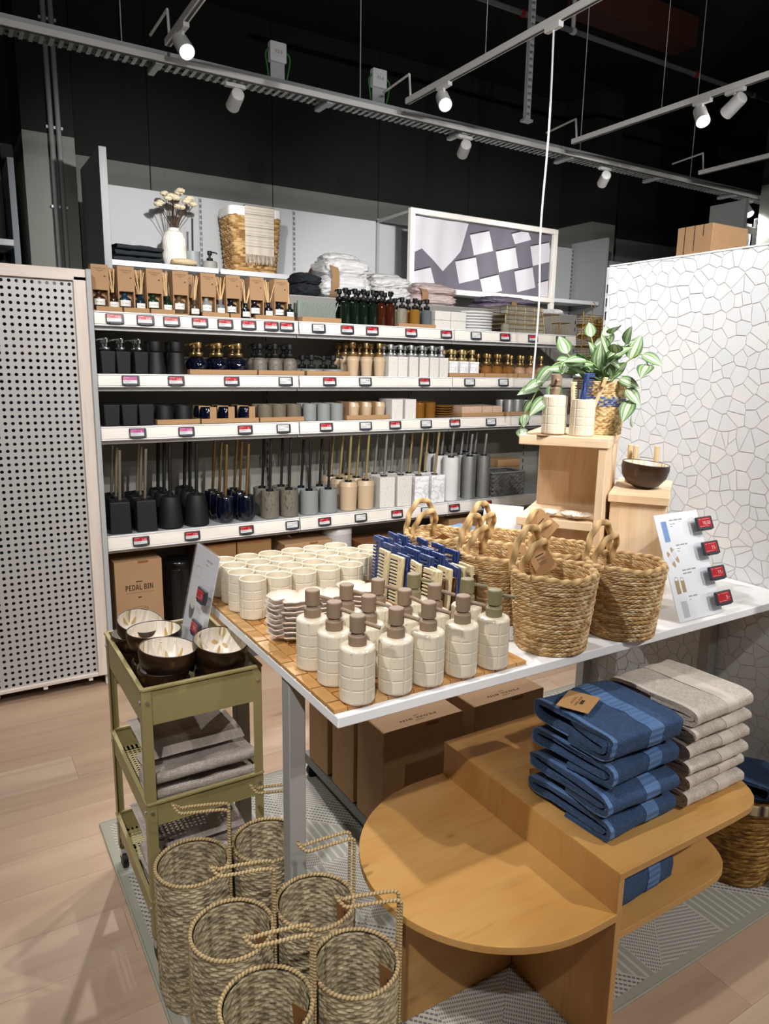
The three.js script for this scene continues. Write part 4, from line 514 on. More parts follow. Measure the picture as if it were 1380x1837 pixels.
{
  const list = []; // colour, x, z, height of its foot
  [-1.645, -1.572].forEach((z, r) => { list.push(['cream', 1.0, z]); ['blue', 'tortoise', 'blue', 'tortoise', 'blue', 'blue', 'tortoise', 'blue'].forEach((c, i) => list.push([c, 1.02 + i * .0158, z])); });
  [-1.73].forEach(z => ['blue', 'blue', 'tortoise', 'blue', 'blue', 'blue', 'blue'].forEach((c, i) => list.push([c, 1.035 + i * .0158, z])));
  ['cream', 'tortoise', 'blue', 'tortoise', 'blue', 'blue', 'tortoise', 'blue'].forEach((c, i) => list.push([c, 1.008 + i * .017, -1.498]));
  ['cream', 'cream', 'tortoise', 'cream', 'tortoise', 'blue', 'cream', 'tortoise', 'cream', 'tortoise'].forEach((c, i) => list.push([c, 1.0 + i * .0145, -1.42]));
  const cnt = {}; const R = rng(55); let protos = {};
  list.forEach(([c, x, z], k) => { const row = ['-1.42', '-1.498', '-1.572', '-1.645', '-1.73'].indexOf(String(z)); const key = c + row; cnt[key] = (cnt[key] || 0) + 1; const g = thing('wide_tooth_comb', `${c === 'tortoise' ? 'brown tortoiseshell' : c === 'blue' ? 'blue marbled' : 'cream'} wide-tooth comb, ${ORD[cnt[key] - 1]} from left in ${['front', 'second', 'third', 'fourth', 'back'][row]} comb row`, 'comb', [x, TH + .012, z], (R() - .5) * .3, 'combs standing on the table'); const h = c === 'blue' ? .97 + R() * .16 : c === 'tortoise' ? .86 : 1; g.scale.set(1, h, 1); g.rotation.z = -.04 - R() * .05; part(g, 'spine', combSpine, combMats[c]); part(g, 'teeth', combTeeth, combMats[c]); });
  const t = thing('comb_tray', 'low kraft tray holding the standing combs', 'tray', [1.069, TH + .0102, -1.575]); part(t, 'tray_bottom', box(.158, .0015, .4, 0, .0008, 0), M.kraft); for (const s of [-1, 1]) { part(t, 'tray_side', box(.003, .04, .4, s * .0775, .02, 0), M.kraft); part(t, 'tray_end', box(.152, .04, .003, 0, .02, s * .1985), M.kraft); }
}
// ---------------------------------------------------------------- braided handle baskets
const braidG = weave({ R0: .082, R1: .101, H: .185, rows: 16, stakes: 40, seed: 9, pal: HYA, kind: 'braid', nu: 240, per: 8, bulge: .0036, thick: .011 });
const braidRim = (() => { const pts = []; for (let k = 0; k < 40; k++) { const a = k / 40 * 2 * PI; pts.push([.0965 * Math.cos(a), .186 + .002 * Math.sin(5 * a), -.0965 * Math.sin(a)]); } return rope(pts, .0075, 220, true); })();
const hyRope = (g) => { const c = g.attributes.color; for (let i = 0; i < c.count; i++) c.setXYZ(i, Math.min(1, c.getX(i) * 1.25), Math.min(1, c.getY(i) * 1.12), Math.min(1, c.getZ(i) * 1.0)); return g; };
hyRope(braidRim);
const vc = vcol(.8), vc2 = vcol(.85);
const handleG = (hw, top, z0, z1) => { const pts = []; for (let k = 0; k <= 12; k++) { const q = k / 12, a = PI * q; pts.push([hw * Math.cos(a) * (1 + .12 * Math.sin(a)), .165 + top * Math.pow(Math.sin(a), .8), z0 + (z1 - z0) * Math.sin(a)]); } return hyRope(rope(pts, .0085, 110, false, 1.1)); };
const hg = [handleG(.056, .115, .084, .074), handleG(.044, .085, .07, .04)];
const foldRim = (() => { const pts = []; for (let k = 0; k <= 14; k++) { const a = PI * (.15 + .7 * k / 14); pts.push([.06 * Math.cos(a) * 1.3, .168, .06 - .05 * Math.sin(a)]); } return hyRope(rope(pts, .006, 40)); })();
const basketTag = new THREE.MeshStandardMaterial({ roughness: .85, side: THREE.DoubleSide, map: canvasTex(128, 160, (x, W, H) => { x.fillStyle = '#b68f63'; x.fillRect(0, 0, W, H); x.fillStyle = '#2c2013'; x.textAlign = 'center'; x.font = 'bold 15px sans-serif'; x.fillRect(36, 50, 56, 6); x.fillText('BASKET', W / 2, 78); x.fillRect(34, 92, 60, 2); x.fillRect(40, 99, 48, 1.5); x.fillRect(44, 106, 40, 1.5); }) });
function braidBasket(label, pos, turn, s = 1, tg) { const g = thing('braided_basket', label, 'basket', pos, turn, 'braided baskets on the table'); g.scale.setScalar(s); part(g, 'woven_body', braidG, vc); part(g, 'base', cyl(.08, .08, .008, 40, 0, .006, 0), std(0xa07b4c, .85)); part(g, 'rim', braidRim, vc); part(g, 'handle', hg[0], vc); part(g, 'handle', hg[1], vc); if (tg) part(g, 'hang_tag', new THREE.BoxGeometry(.052, .07, .0012), basketTag, tg[0], tg[1]); return g; }
braidBasket('braided basket with raised handles, front and centre beside the olive-pump dispensers', [1.243, TH + .001, -1.225], -2.9, 1.02, [[-.02, .2, .05], [.2, 2.4, .35]]);
braidBasket('braided basket with raised handles, rightmost near the table edge', [1.475, TH + .001, -1.205], -2.95, 1.0);
braidBasket('braided basket behind the combs with kraft tag facing the camera', [1.25, TH + .001, -1.455], -2.8, .98, [[-.03, .175, -.05], [.12, 2.35, -.1]]);
braidBasket('braided basket farthest left, behind the blue combs', [1.24, TH + .001, -1.71], -3.0, .98, [[0, .165, -.02], [-.9, -.6, .1]]);
braidBasket('braided basket with large tilted kraft tag in front of the tall riser', [1.43, TH + .001, -1.4], -2.9, 1.0, [[0, .245, .05], [.15, 2.3, .75]]);
braidBasket('braided basket at the back below the leaf dishes on the riser', [1.385, TH + .001, -1.592], -2.85, .98);
// folded blue towels at the back of the table
function spiralTowel({ W, h, L, t = .009, turns = 2, pitch = .0125, seed = 1, amp = .003, px = .32 }) {
  const N = Math.round(turns * 56), path = []; for (let k = 0; k <= N; k++) { const th = -PI * .5 + k / 56 * 2 * PI, m = k / 56; const a = W / 2 - t / 2 - pitch * m, b = h / 2 - t / 2 - pitch * m; if (b < t * .35) break; const sp = (c, p) => Math.sign(c) * Math.pow(Math.abs(c), p); path.push([a * sp(Math.cos(th), px), b * sp(Math.sin(th), .62)]); }
  const poly = (p0, tt, off) => { const A = [], B = []; for (let k = 0; k < p0.length; k++) { const a = p0[Math.max(0, k - 1)], b = p0[Math.min(p0.length - 1, k + 1)]; let nx = b[1] - a[1], ny = -(b[0] - a[0]); const l = Math.hypot(nx, ny) || 1; nx /= l; ny /= l; A.push([p0[k][0] + nx * (tt / 2 + off), p0[k][1] + ny * (tt / 2 + off)]); B.push([p0[k][0] - nx * (tt / 2 - off), p0[k][1] - ny * (tt / 2 - off)]); } return A.concat(B.reverse()); };
  const bend = g => { const p = g.attributes.position; for (let i = 0; i < p.count; i++) { const x = p.getX(i), y = p.getY(i), z = p.getZ(i); const n = vn(x * 22 + 50, z * 22 + 50, 4096, 4096, seed) - .5, n2 = vn(z * 14 + 90, y * 30 + 40, 4096, 4096, seed + 5) - .5; p.setY(i, Math.max(-h / 2, y + n * amp * 2 * Math.min(1, (y + h / 2) / .02))); p.setZ(i, z + n2 * amp * 2); p.setX(i, x + (vn(y * 60 + 9, z * 9 + 9, 4096, 4096, seed + 7) - .5) * amp * 2.4); } g.computeVertexNormals(); return g; };
  const ex = (poly, len, x, steps) => { const g = new THREE.ExtrudeGeometry(new THREE.Shape(poly.map(p => new THREE.Vector2(p[0], p[1]))), { depth: len, steps, bevelEnabled: false }); g.translate(0, 0, x); g.rotateY(PI / 2); g.scale(1, 1, -1); const ix = g.attributes.position, tmp = g; flip(tmp); return boxUV(bend(tmp), 8, 8); };
  const flip = g => { for (const k of Object.keys(g.attributes)) { const a = g.attributes[k], s = a.itemSize; for (let i = 0; i < a.count; i += 3) for (let j = 0; j < s; j++) { const q = a.array[(i + 1) * s + j]; a.array[(i + 1) * s + j] = a.array[(i + 2) * s + j]; a.array[(i + 2) * s + j] = q; } } };
  const outer = path.slice(0, 57);
  return { body: ex(poly(path, t, 0), L, -L / 2, 14), band: ex(poly(outer, .0022, t / 2), .045, L * .02, 3), hem: ex(poly(outer, .0026, t / 2), .012, -L / 2 - .001, 1) };
}
const TB = { blue: std(0x4c6a96, .95, { map: terryCol, bumpMap: terryBump, bumpScale: .006 }), blueBand: std(0x587aa8, .75, { bumpMap: grey(64, 64, (u, v) => .5 + .5 * Math.sin(v * 2 * PI * 8)), bumpScale: .002 }), creamT: std(0xefe3d5, .95, { map: terryCol, bumpMap: terryBump, bumpScale: .003 }), creamBand: std(0xd8cec2, .75), greyB: std(0xd4c8bd, .95, { map: terryCol, bumpMap: terryBump, bumpScale: .004 }), charcoal: std(0x2a2f36, .95, { map: terryCol, bumpMap: terryBump, bumpScale: .003 }), white: std(0xffffff, .97, { map: terryCol, bumpMap: terryBump, bumpScale: .004 }), pink: std(0xf2dcd8, .97, { map: terryCol, bumpMap: terryBump, bumpScale: .004 }), lilac: std(0xa297ac, .97, { map: terryCol, bumpMap: terryBump, bumpScale: .004 }) };
function towel(name, label, cat, pos, o, mats, turn = 0, group) { const s = spiralTowel(o), g = thing(name, label, cat, [pos[0], pos[1] + o.h / 2, pos[2]], turn, group); part(g, 'folded_terry', s.body, mats[0]); if (mats[1]) { part(g, 'woven_band', s.band, mats[1]); part(g, 'hem', s.hem, mats[1]); } return g; }
for (let k = 0; k < 3; k++) towel('folded_towel', `light blue folded towel behind the braided baskets, ${['bottom', 'middle', 'top'][k]} of the pile`, 'towel', [1.39, TH + .001 + k * .045, -1.9], { W: .18, h: .044, L: .4 - k * .03, seed: 61 + k, turns: 1, pitch: .011 }, [std(0x7b98bf, .95, { map: terryCol, bumpMap: terryBump, bumpScale: .003 })], .1 * k, 'light blue towels on the table');
// ---------------------------------------------------------------- sign holders
function cap(x, px, py, n, h) { for (let k = 0; k < n; k++) if (k % 7 !== 5) x.fillRect(px + k * h * 1.05, py - h, h * .72, h); }
const signArt = canvasTex(512, 720, (x, W, H) => {
  x.fillStyle = '#e9ebf0'; x.fillRect(0, 0, W, H); x.fillStyle = '#555'; x.textAlign = 'left';
  x.fillStyle = '#6d94c9'; x.fillRect(60, 50, 62, 140); x.fillStyle = '#86a9d8'; for (let k = 0; k < 5; k++) x.fillRect(64 + k * 12, 50, 4, 140);
  x.fillStyle = '#444'; x.font = '17px sans-serif'; cap(x, 160, 52, 18, 8); x.font = '11px sans-serif'; cap(x, 160, 76, 11, 5); cap(x, 160, 92, 6, 5);
  x.font = '17px sans-serif'; cap(x, 170, 224, 16, 8); x.font = '11px sans-serif'; cap(x, 170, 246, 8, 5); cap(x, 170, 262, 5, 5);
  x.fillStyle = '#b59c79'; x.save(); x.translate(95, 300); x.rotate(-.5); x.beginPath(); x.ellipse(-18, 0, 22, 62, 0, 0, 7); x.ellipse(38, 0, 22, 62, 0, 0, 7); x.fill(); x.fillStyle = '#e0e0e4'; x.fillRect(-40, -30, 44, 52); x.fillRect(16, -30, 44, 52); x.restore();
  x.fillStyle = '#444'; x.font = '17px sans-serif'; cap(x, 170, 396, 19, 8); x.font = '11px sans-serif'; cap(x, 170, 418, 13, 8);
  x.fillStyle = '#a58e6b'; x.fillRect(52, 450, 48, 90); x.fillRect(118, 456, 44, 80); x.strokeStyle = '#55503f'; x.lineWidth = 3; x.beginPath(); x.arc(76, 450, 22, PI, 0); x.stroke(); x.beginPath(); x.arc(140, 456, 20, PI, 0); x.stroke();
  x.fillStyle = '#444'; x.font = '17px sans-serif'; cap(x, 170, 572, 12, 8); x.font = '11px sans-serif'; cap(x, 170, 592, 4, 5); x.fillStyle = '#bfc1c6'; x.fillRect(64, 590, 70, 110);
});
const signArtM = new THREE.MeshStandardMaterial({ map: signArt, roughness: .25 });
const signArt2 = new THREE.MeshStandardMaterial({ roughness: .25, map: canvasTex(384, 720, (x, W, H) => { x.fillStyle = '#dcdee3'; x.fillRect(0, 0, W, H); x.fillStyle = '#555'; cap(x, 200, 60, 10, 9); cap(x, 200, 84, 7, 6); x.strokeStyle = '#b3a58f'; x.lineWidth = 3; x.beginPath(); x.moveTo(60, 120); x.lineTo(150, 110); x.lineTo(140, 170); x.lineTo(70, 172); x.closePath(); x.stroke(); x.fillStyle = '#322a2c'; x.beginPath(); x.ellipse(100, 350, 44, 66, 0, 0, 7); x.fill(); x.fillStyle = '#d9d2c4'; x.beginPath(); x.ellipse(100, 320, 42, 38, 0, 0, 7); x.fill(); x.fillStyle = '#555'; x.fillRect(180, 330, 60, 3); x.fillRect(180, 342, 80, 2); x.fillStyle = '#b9bbc2'; x.fillRect(60, 480, 56, 170); }) });
{
  const g = thing('sign_holder', 'leaning clear sign holder with towel, slipper and basket pictures on white table', 'sign holder', [1.757, TH + .001, -1.16]);
  const th = .4, lean = -th, w = .19, h = .3; const a = new THREE.Group(); a.rotation.x = lean; a.name = 'display_face'; g.add(a);
  part(a, 'acrylic_sheet', rbox(w + .01, h + .008, .003, .001, 1, 0, h / 2 + .004, .0025), M.acrylic); part(a, 'printed_card', rbox(w, h, .0012, .0004, 1, 0, h / 2 + .002, 0), M.whiteSatin); part(a, 'card_print', new THREE.PlaneGeometry(w, h), signArtM, [0, h / 2 + .002, .0008]);
  part(g, 'foot_plate', rbox(w + .01, .003, .1, .001, 1, 0, .0015, -.05), M.acrylic);
  const pr = ['16,50', '15,-', '11,-', '3,-'];
  pr.forEach((p, k) => { const yy = h * (.86 - k * .24), z = .024, c = Math.cos(lean), s = Math.sin(lean); priceTag(`${['uppermost', 'second', 'third', 'lowest'][k]} red electronic price tag on the right sign holder`, [1.757 + .078 + .004, TH + .001 + yy * c - z * s, -1.16 + yy * s + z * c], lean, 0, 'full', p, 'red tags on the sign holders', .88); part(a, 'tag_clip', rbox(.06, .045, .018, .003, 1, .07, yy, .012), M.acrylic); });
}
{
  const g = thing('sign_holder', 'leaning clear sign holder with bowl picture standing in the olive trolley', 'sign holder', [.525, .675, -1.93], -PI / 2);
  const lean = -.22, w = .2, h = .37; const a = new THREE.Group(); a.rotation.x = lean; a.name = 'display_face'; g.add(a);
  part(a, 'acrylic_sheet', rbox(w + .01, h + .008, .003, .001, 1, 0, h / 2 + .004, .0025), M.acrylic); part(a, 'printed_card', rbox(w, h, .0012, .0004, 1, 0, h / 2 + .002, 0), M.whiteSatin); part(a, 'card_print', new THREE.PlaneGeometry(w, h), signArt2, [0, h / 2 + .002, .0008]); part(g, 'foot_plate', rbox(w, .003, .08, .001, 1, 0, .0015, -.04), M.acrylic);
  ['5,-', '565,-', '1,-'].forEach((p, k) => { const yy = h * (.7 - k * .25), z = .022, c = Math.cos(lean), s = Math.sin(lean); const lx = .075, ly = yy * c - z * s, lz = yy * s + z * c; priceTag(`${['uppermost', 'middle', 'lowest'][k]} red electronic price tag on the trolley sign holder`, [.525 - lz, .675 + ly, -1.93 + lx], lean, -PI / 2, 'full', p, 'red tags on the sign holders', .88); part(a, 'tag_clip', rbox(.05, .045, .016, .003, 1, .072, yy, .011), M.acrylic); });
}
{ const g = thing('sign_holder', 'white sign holder behind the tall riser, seen from the side', 'sign holder', [1.86, TH + .001, -1.95], -.6); const a = new THREE.Group(); a.name = 'display_face'; a.rotation.x = -.35; g.add(a); part(a, 'printed_card', rbox(.13, .25, .002, .0006, 1, 0, .125, 0), M.whiteSatin); part(g, 'foot_plate', rbox(.13, .003, .03, .001, 1, 0, .0015, -.015), M.acrylic); g.position.set(1.475, TH + .001, -1.715); g.rotation.y = -.945; }
// ---------------------------------------------------------------- mosaic panel at the end of the table
{
  const w = structGroup('wall_mosaic'), X = 2.2, Z0 = -1.985, Z1 = -.55, Hm = 1.938;
  const grout = std(0xc6c3c1, .7);
  part(w, 'panel_core', box(.05, Hm, Z1 - Z0, X + .0262, Hm / 2, (Z0 + Z1) / 2), grout);
  part(w, 'panel_top_edge', rbox(.056, .006, Z1 - Z0, .002, 1, X + .026, Hm + .002, (Z0 + Z1) / 2), M.whiteSatin);
  const up = part(w, 'slotted_upright', box(.03, Hm, .02, X + .025, Hm / 2, Z0 - .011), M.whiteSatin); const s = []; for (let y = .06; y < Hm - .03; y += .05) s.push(box(.002, .03, .008, X + .009, y, Z0 - .011)); part(up, 'slots', merge(s), M.black);
  const tiles = [0, 1, 2, 3].map(k => std([0xd3d5d8, 0xd0d3d6, 0xd5d6d6, 0xced2d5][k], .35));
  const R = rng(2024), step = .046, pts = [], nz = Math.ceil((Z1 - Z0) / step), ny = Math.ceil(Hm / step);
  for (let j = -1; j <= ny; j++) for (let i = -1; i <= nz; i++) pts.push([Z0 + (i + .5 + (R() - .5) * 1.0) * step, (j + .5 + (R() - .5) * 1.0) * step]);
  const cells = [];
  for (const p of pts) {
    let poly = [[Z0, 0], [Z1, 0], [Z1, Hm], [Z0, Hm]];
    for (const q of pts) { if (q === p) continue; const dx = q[0] - p[0], dy = q[1] - p[1], L = Math.hypot(dx, dy); if (L > step * 3.2) continue; const nx = dx / L, ny2 = dy / L, off = L / 2 - .0016; const out = []; for (let k = 0; k < poly.length; k++) { const a = poly[k], b = poly[(k + 1) % poly.length]; const da = (a[0] - p[0]) * nx + (a[1] - p[1]) * ny2 - off, db = (b[0] - p[0]) * nx + (b[1] - p[1]) * ny2 - off; if (da <= 0) out.push(a); if ((da < 0) !== (db < 0)) { const t = da / (da - db); out.push([a[0] + (b[0] - a[0]) * t, a[1] + (b[1] - a[1]) * t]); } } poly = out; if (poly.length < 3) break; }
    if (poly.length < 3) continue; let A = 0; for (let k = 0; k < poly.length; k++) { const a = poly[k], b = poly[(k + 1) % poly.length]; A += a[0] * b[1] - b[0] * a[1]; } if (A / 2 < .00016) continue;
    cells.push({ p, poly });
  }
  const geoOf = c => { const g = new THREE.ExtrudeGeometry(new THREE.Shape(c.poly.map(q => new THREE.Vector2(q[0] - c.p[0], q[1] - c.p[1]))), { depth: .0016, bevelEnabled: false }); g.rotateY(-PI / 2); return g; };
  cells.sort((a, b) => (Math.abs(a.p[1] - 1.35) + Math.abs(a.p[0] + 1.55) * .9) - (Math.abs(b.p[1] - 1.35) + Math.abs(b.p[0] + 1.55) * .9));
  const rest = [];
  cells.forEach((c, i) => { const g = geoOf(c); if (i < 300) part(w, 'mosaic_tile', g, tiles[i % 4], [X + .0012, c.p[1], c.p[0]]); else { g.translate(X + .0012, c.p[1], c.p[0]); rest.push(g); } });
  part(w, 'mosaic_tiles', merge(rest), tiles[1]).userData.kind = 'stuff';
}
// gondola behind the mosaic panel with a cardboard box on top
{ const g = thing('side_gondola', 'grey gondola behind the mosaic panel', 'shelving', [0, 0, 0]); part(g, 'carcass', merge([box(2.6, 1.88, .85, 3.57, .95, -1.475), box(2.0, 1.88, .5, 3.87, .95, -2.15)]), M.shelfBack); part(g, 'top_cover', rbox(2.6, .02, .87, .003, 1, 3.57, 1.905, -1.475), M.whiteSatin); part(g, 'top_cover', rbox(2.0, .02, .5, .003, 1, 3.87, 1.905, -2.16), M.whiteSatin); }
{ const g = thing('cardboard_box', 'brown cardboard box with slit flaps on top behind the mosaic panel', 'box', [3.1, 1.9165, -2.2], 0); part(g, 'carton_body', boxUV(rbox(.26, .285, .18, .003, 1, 0, .1425, 0), 3, 3), M.kraft); for (const [z, h] of [[-.05, .2], [.0, .11], [.045, .05]]) part(g, 'slit', box(.001, h, .003, -.1303, .285 - h / 2, z), M.black); }
// ---------------------------------------------------------------- pine risers (turned to the camera)
const RT = -.945; // 54 degrees
const pineV = (w, h, d, x, y, z, swap) => boxUV(rbox(w, h, d, .003, 1, x, y, z), 2.2, 2.2, swap);
{
  const g = thing('wooden_riser', 'tall pine display riser with open front holding the plant', 'riser', [1.699, TH + .0005, -1.634], RT); const W = .25, D = .36, H = .481;
  part(g, 'top_board', pineV(W + .012, .03, D + .01, 0, H - .015, 0), M.pine);
  part(g, 'side_board', pineV(.024, H - .03, D, W / 2 - .012, (H - .03) / 2, 0, true), M.pine);
  part(g, 'back_board', pineV(W - .05, H - .03, .02, -.012, (H - .03) / 2, -D / 2 + .12, true), M.pine);
  part(g, 'middle_board', pineV(W - .024, .026, D - .04, -.012, .218, .03), M.pine);
  part(g, 'lower_front', pineV(W - .06, .184, .02, -.012, .113, .1, true), M.pine);
  part(g, 'bottom_board', pineV(W - .024, .02, D, -.012, .01, 0), M.pine);
}
{
  const g = thing('wooden_riser', 'short pine display riser under the single coconut bowl', 'riser', [1.747 + .81 * .185, TH + .0005, -1.4 - .586 * .185], RT); const W = .165, D = .37, H = .31;
  part(g, 'top_board', pineV(W + .008, .026, D + .008, 0, H - .013, 0), M.pine); part(g, 'front_board', pineV(W - .004, H - .026, .02, 0, (H - .026) / 2, D / 2 - .02, true), M.pine); for (const s of [-1, 1]) part(g, 'side_board', pineV(.02, H - .026, D - .04, s * (W / 2 - .012), (H - .026) / 2, -.01, true), M.pine);
}
const RTOP = TH + .4815, e1 = [.586, .81], e2 = [.81, -.586], FL1 = [1.48, -1.63]; // along the front, towards the back
const onR = (a, b) => [FL1[0] + e1[0] * a + e2[0] * b, FL1[1] + e1[1] * a + e2[1] * b];
{ const [x, z] = onR(.084, .06); const d = tileDispenser(); d.position.set(x, RTOP + .0005, z); d.rotation.y = -2.2; d.scale.setScalar(1); tag(d, 'cream tile-patterned soap dispenser on top of the tall riser', 'dispenser'); }
{ const [x, z] = onR(.168, .05); dup(cupP, [x, RTOP + .0005, z], .6, 'cream tile-patterned cup holding comb and brush on the tall riser', 'cream cups on the table');
  const c = thing('wide_tooth_comb', 'dark blue comb standing in the cup on the riser', 'comb', [x + .004, RTOP + .028, z - .006], -1.4); c.rotation.z = -.12; part(c, 'spine', combSpine, combMats.blue); part(c, 'teeth', combTeeth, combMats.blue); c.scale.set(1, .95, .86);
  const b = thing('toothbrush', 'bamboo toothbrush leaning in the cup on the riser', 'brush', [x + .006, RTOP + .03, z + .012], 0); b.rotation.set(.05, -.9, -.28); part(b, 'handle', rbox(.011, .15, .006, .003, 2, 0, .075, 0), std(0xd9b98c, .6)); part(b, 'bristles', rbox(.01, .03, .011, .003, 1, 0, .135, .008), std(0xd8b27c, .8));
  const s2 = thing('cream_comb', 'cream comb standing behind the blue comb on the riser', 'comb', [x - .02, RTOP + .026, z - .012], -1.2); part(s2, 'spine', combSpine, combMats.cream); part(s2, 'teeth', combTeeth, combMats.cream); s2.scale.set(1, .8, .5); s2.rotation.z = .06; }
{ const [x, z] = onR(.07, .05); const g = thing('bark_coaster', 'thin bark-edged coaster under the dispenser on the riser', 'coaster', [x, RTOP, z]); const pts = []; for (let k = 0; k < 30; k++) { const a = k / 30 * 2 * PI, r = .06 * (1 + .12 * Math.sin(a * 3 + 1) + .06 * Math.sin(a * 7)); pts.push([r * Math.cos(a) * 1.2, r * Math.sin(a) * .8]); } const d = extr(pts, .0004); d.rotateX(-PI / 2); part(g, 'slice', d, std(0x7d5f3d, .9)); g.position.y = RTOP + .00003; }
// seagrass pot with trailing plant
{
  const [x, z] = onR(.215, .16), g = thing('plant_pot', 'seagrass pot with a blue woven stripe holding the trailing plant', 'pot', [x, RTOP + .0005, z]);
  part(g, 'woven_body', weave({ R0: .055, R1: .064, H: .16, rows: 26, stakes: 40, seed: 31, pal: [0xc4a878, 0xb08f5d, 0xd2bb8d, 0x997a4a], nu: 100, per: 3, bulge: .0014, thick: .006 }), vc2);
  part(g, 'blue_stripe', weave({ R0: .0612, R1: .0632, H: .03, rows: 5, stakes: 40, seed: 33, pal: [0x39456b, 0x55618a, 0xa89878], nu: 100, per: 3, bulge: .0014, inner: false }), vc2, [0, .085, 0]);
  part(g, 'soil', cyl(.056, .056, .01, 24, 0, .135, 0), std(0x2a1f16, .95));
  const leafTex = tex(128, 64, (u, v) => { const q = Math.abs(u - .5) * 2 + .05 * (fbm(u, v, 6, 10, 2, 3) - .5), D = hex(0x47623f), G = hex(0x6d8a58), L = hex(0xcbd8bd), m = (a, b) => Math.min(1, Math.max(0, (q - a) / (b - a))); if (q < .06) return mix(hex(0x86a070), L, m(.03, .06)); if (q < .3) return mix(L, G, m(.2, .3)); if (q < .52) return G; if (q < .66) return mix(G, hex(0xa9bd97), Math.sin(PI * m(.52, .66))); return mix(G, D, m(.66, .9)); });
  const leafM = new THREE.MeshPhysicalMaterial({ map: leafTex, roughness: .5, side: THREE.DoubleSide, transmission: .08, thickness: 0 });
  const leafV = [0, 1, 2].map(k => surf(6, 12, (u, v) => { const w = .5 * Math.pow(Math.sin(PI * Math.pow(v, .72)), .85) * (u - .5) * 2; return [w * .62, v, -.12 * v * v * (1 + k * .6) + .1 * Math.abs(w)]; }, false));
  const p = thing('trailing_plant', 'artificial trailing plant with green and white striped leaves on the riser', 'plant', [x, RTOP + .14, z]);
  const stemM = std(0x8aa05a, .6), R = rng(808); const toC = V3(-.81, 0, .586), side = V3(.586, 0, .81);
  const stems = [
    [[0, 0, 0], [-.09, .05, .02], [-.17, .02, .05], [-.215, -.06, .07], [-.235, -.13, .075]],
    [[0, 0, 0], [-.06, .07, .04], [-.14, .07, .07], [-.18, .02, .08]], [[0, 0, 0], [-.03, .08, 0], [-.05, .15, .01]], [[0, 0, 0], [.0, .09, .02], [.01, .16, .01]], [[0, 0, 0], [.05, .07, .02], [.1, .1, .03], [.12, .07, .04]], [[0, 0, 0], [.04, .03, .05], [.08, -.02, .07], [.09, -.07, .075]], [[0, 0, 0], [-.02, .06, .05], [-.05, .08, .08]], [[0, 0, 0], [.03, .09, -.02], [.05, .13, 0]], [[0, 0, 0], [-.08, .06, -.02], [-.12, .1, .0]], [[0, 0, 0], [-.05, .04, .05], [-.11, .05, .09], [-.15, -.03, .1]], [[0, 0, 0], [-.01, .07, .04], [.03, .1, .06]],
  ];
  stems.forEach((s, si) => {
    const pts = s.map(([a, y, f]) => V3().addScaledVector(side, a).addScaledVector(toC, f).setY(y)); const c = new THREE.CatmullRomCurve3(pts);
    part(p, 'stem', new THREE.TubeGeometry(c, 20, .0018, 6), stemM);
    const n = si === 0 ? 8 : 5;
    for (let k = 1; k <= n; k++) { const t = k / n, P = c.getPointAt(t), tg = c.getTangentAt(t); const d = tg.clone().multiplyScalar(.7).add(V3((R() - .5) * 1.5, (R() - .35) * .9, (R() - .5) * 1.5)).addScaledVector(toC, .35).normalize(); const l = .054 + R() * .028; const m = part(p, 'leaf', leafV[Math.floor(R() * 3)], leafM, [P.x, P.y, P.z]); const up = V3(0, 1, 0).addScaledVector(toC, .9).normalize(); const zx = d, xx = V3().crossVectors(zx, up).normalize(), zz2 = V3().crossVectors(xx, zx); m.quaternion.setFromRotationMatrix(new THREE.Matrix4().makeBasis(xx, zx, zz2)); m.scale.setScalar(l); }
  });
}
// leaf dishes on the middle board of the riser
{ const [x, z] = onR(.075, .03), y = TH + .2335; for (let k = 0; k < 2; k++) { const d = solo('leaf_dish', `cream leaf-shaped dish on the riser's middle board, ${k ? 'right' : 'left'} of the two`, 'dish', leafDish, leafMat, [x + e1[0] * k * .1, y, z + e1[1] * k * .1 - .003 * k], 'leaf dishes', -1.9 - k * .8); d.scale.set(.72, .8, .72); } }
// ---------------------------------------------------------------- coconut bowls
const cocoM = std(0xffffff, .38, { map: tex(256, 128, (u, v, x, y) => { const s = fbm(u, v, 40, 4, 3, 61), f = fbm(u, v, 8, 8, 3, 71); let c = mix(hex(0x1a0f08), hex(0x432a17), f); if (s > .68) c = mix(c, hex(0x9a6d3c), (s - .68) * 2.6); return c; }) });
const shellT = canvasTex(256, 256, (x, W, H) => { x.fillStyle = '#d9d0c4'; x.fillRect(0, 0, W, H); const R = rng(17); for (let i = 0; i < 260; i++) { x.fillStyle = ['#e6ded2', '#cfc5b8', '#ded3c2', '#c9bda9'][i % 4]; x.beginPath(); x.ellipse(R() * W, R() * H, 6 + R() * 9, 5 + R() * 6, R() * 3, 0, 7); x.fill(); } const fl = (cx, cy, s) => { for (let k = 0; k < 10; k++) { x.save(); x.translate(cx, cy); x.rotate(k / 10 * 2 * PI); x.fillStyle = ['#b79a66', '#e9e4d8', '#a88b5a', '#cfc3a8'][k % 4]; x.beginPath(); x.ellipse(0, -s * .62, s * .14, s * .38, 0, 0, 7); x.fill(); x.restore(); } }; fl(90, 90, 62); fl(180, 160, 58); fl(70, 200, 40); fl(200, 55, 40); });
const bowlOut = lathe([[0, 0], [.022, .001], [.044, .012], [.06, .034], [.065, .058], [.0635, .07]], 48), bowlIn = (() => { const g = lathe([[.0635, .07], [.0615, .0705], [.06, .068], [.061, .057], [.056, .036], [.041, .016], [.02, .006], [0, .005]], 48); const p = g.attributes.position, uv = g.attributes.uv; for (let i = 0; i < p.count; i++) uv.setXY(i, .5 + p.getX(i) / .135, .5 + p.getZ(i) / .135); return g; })();
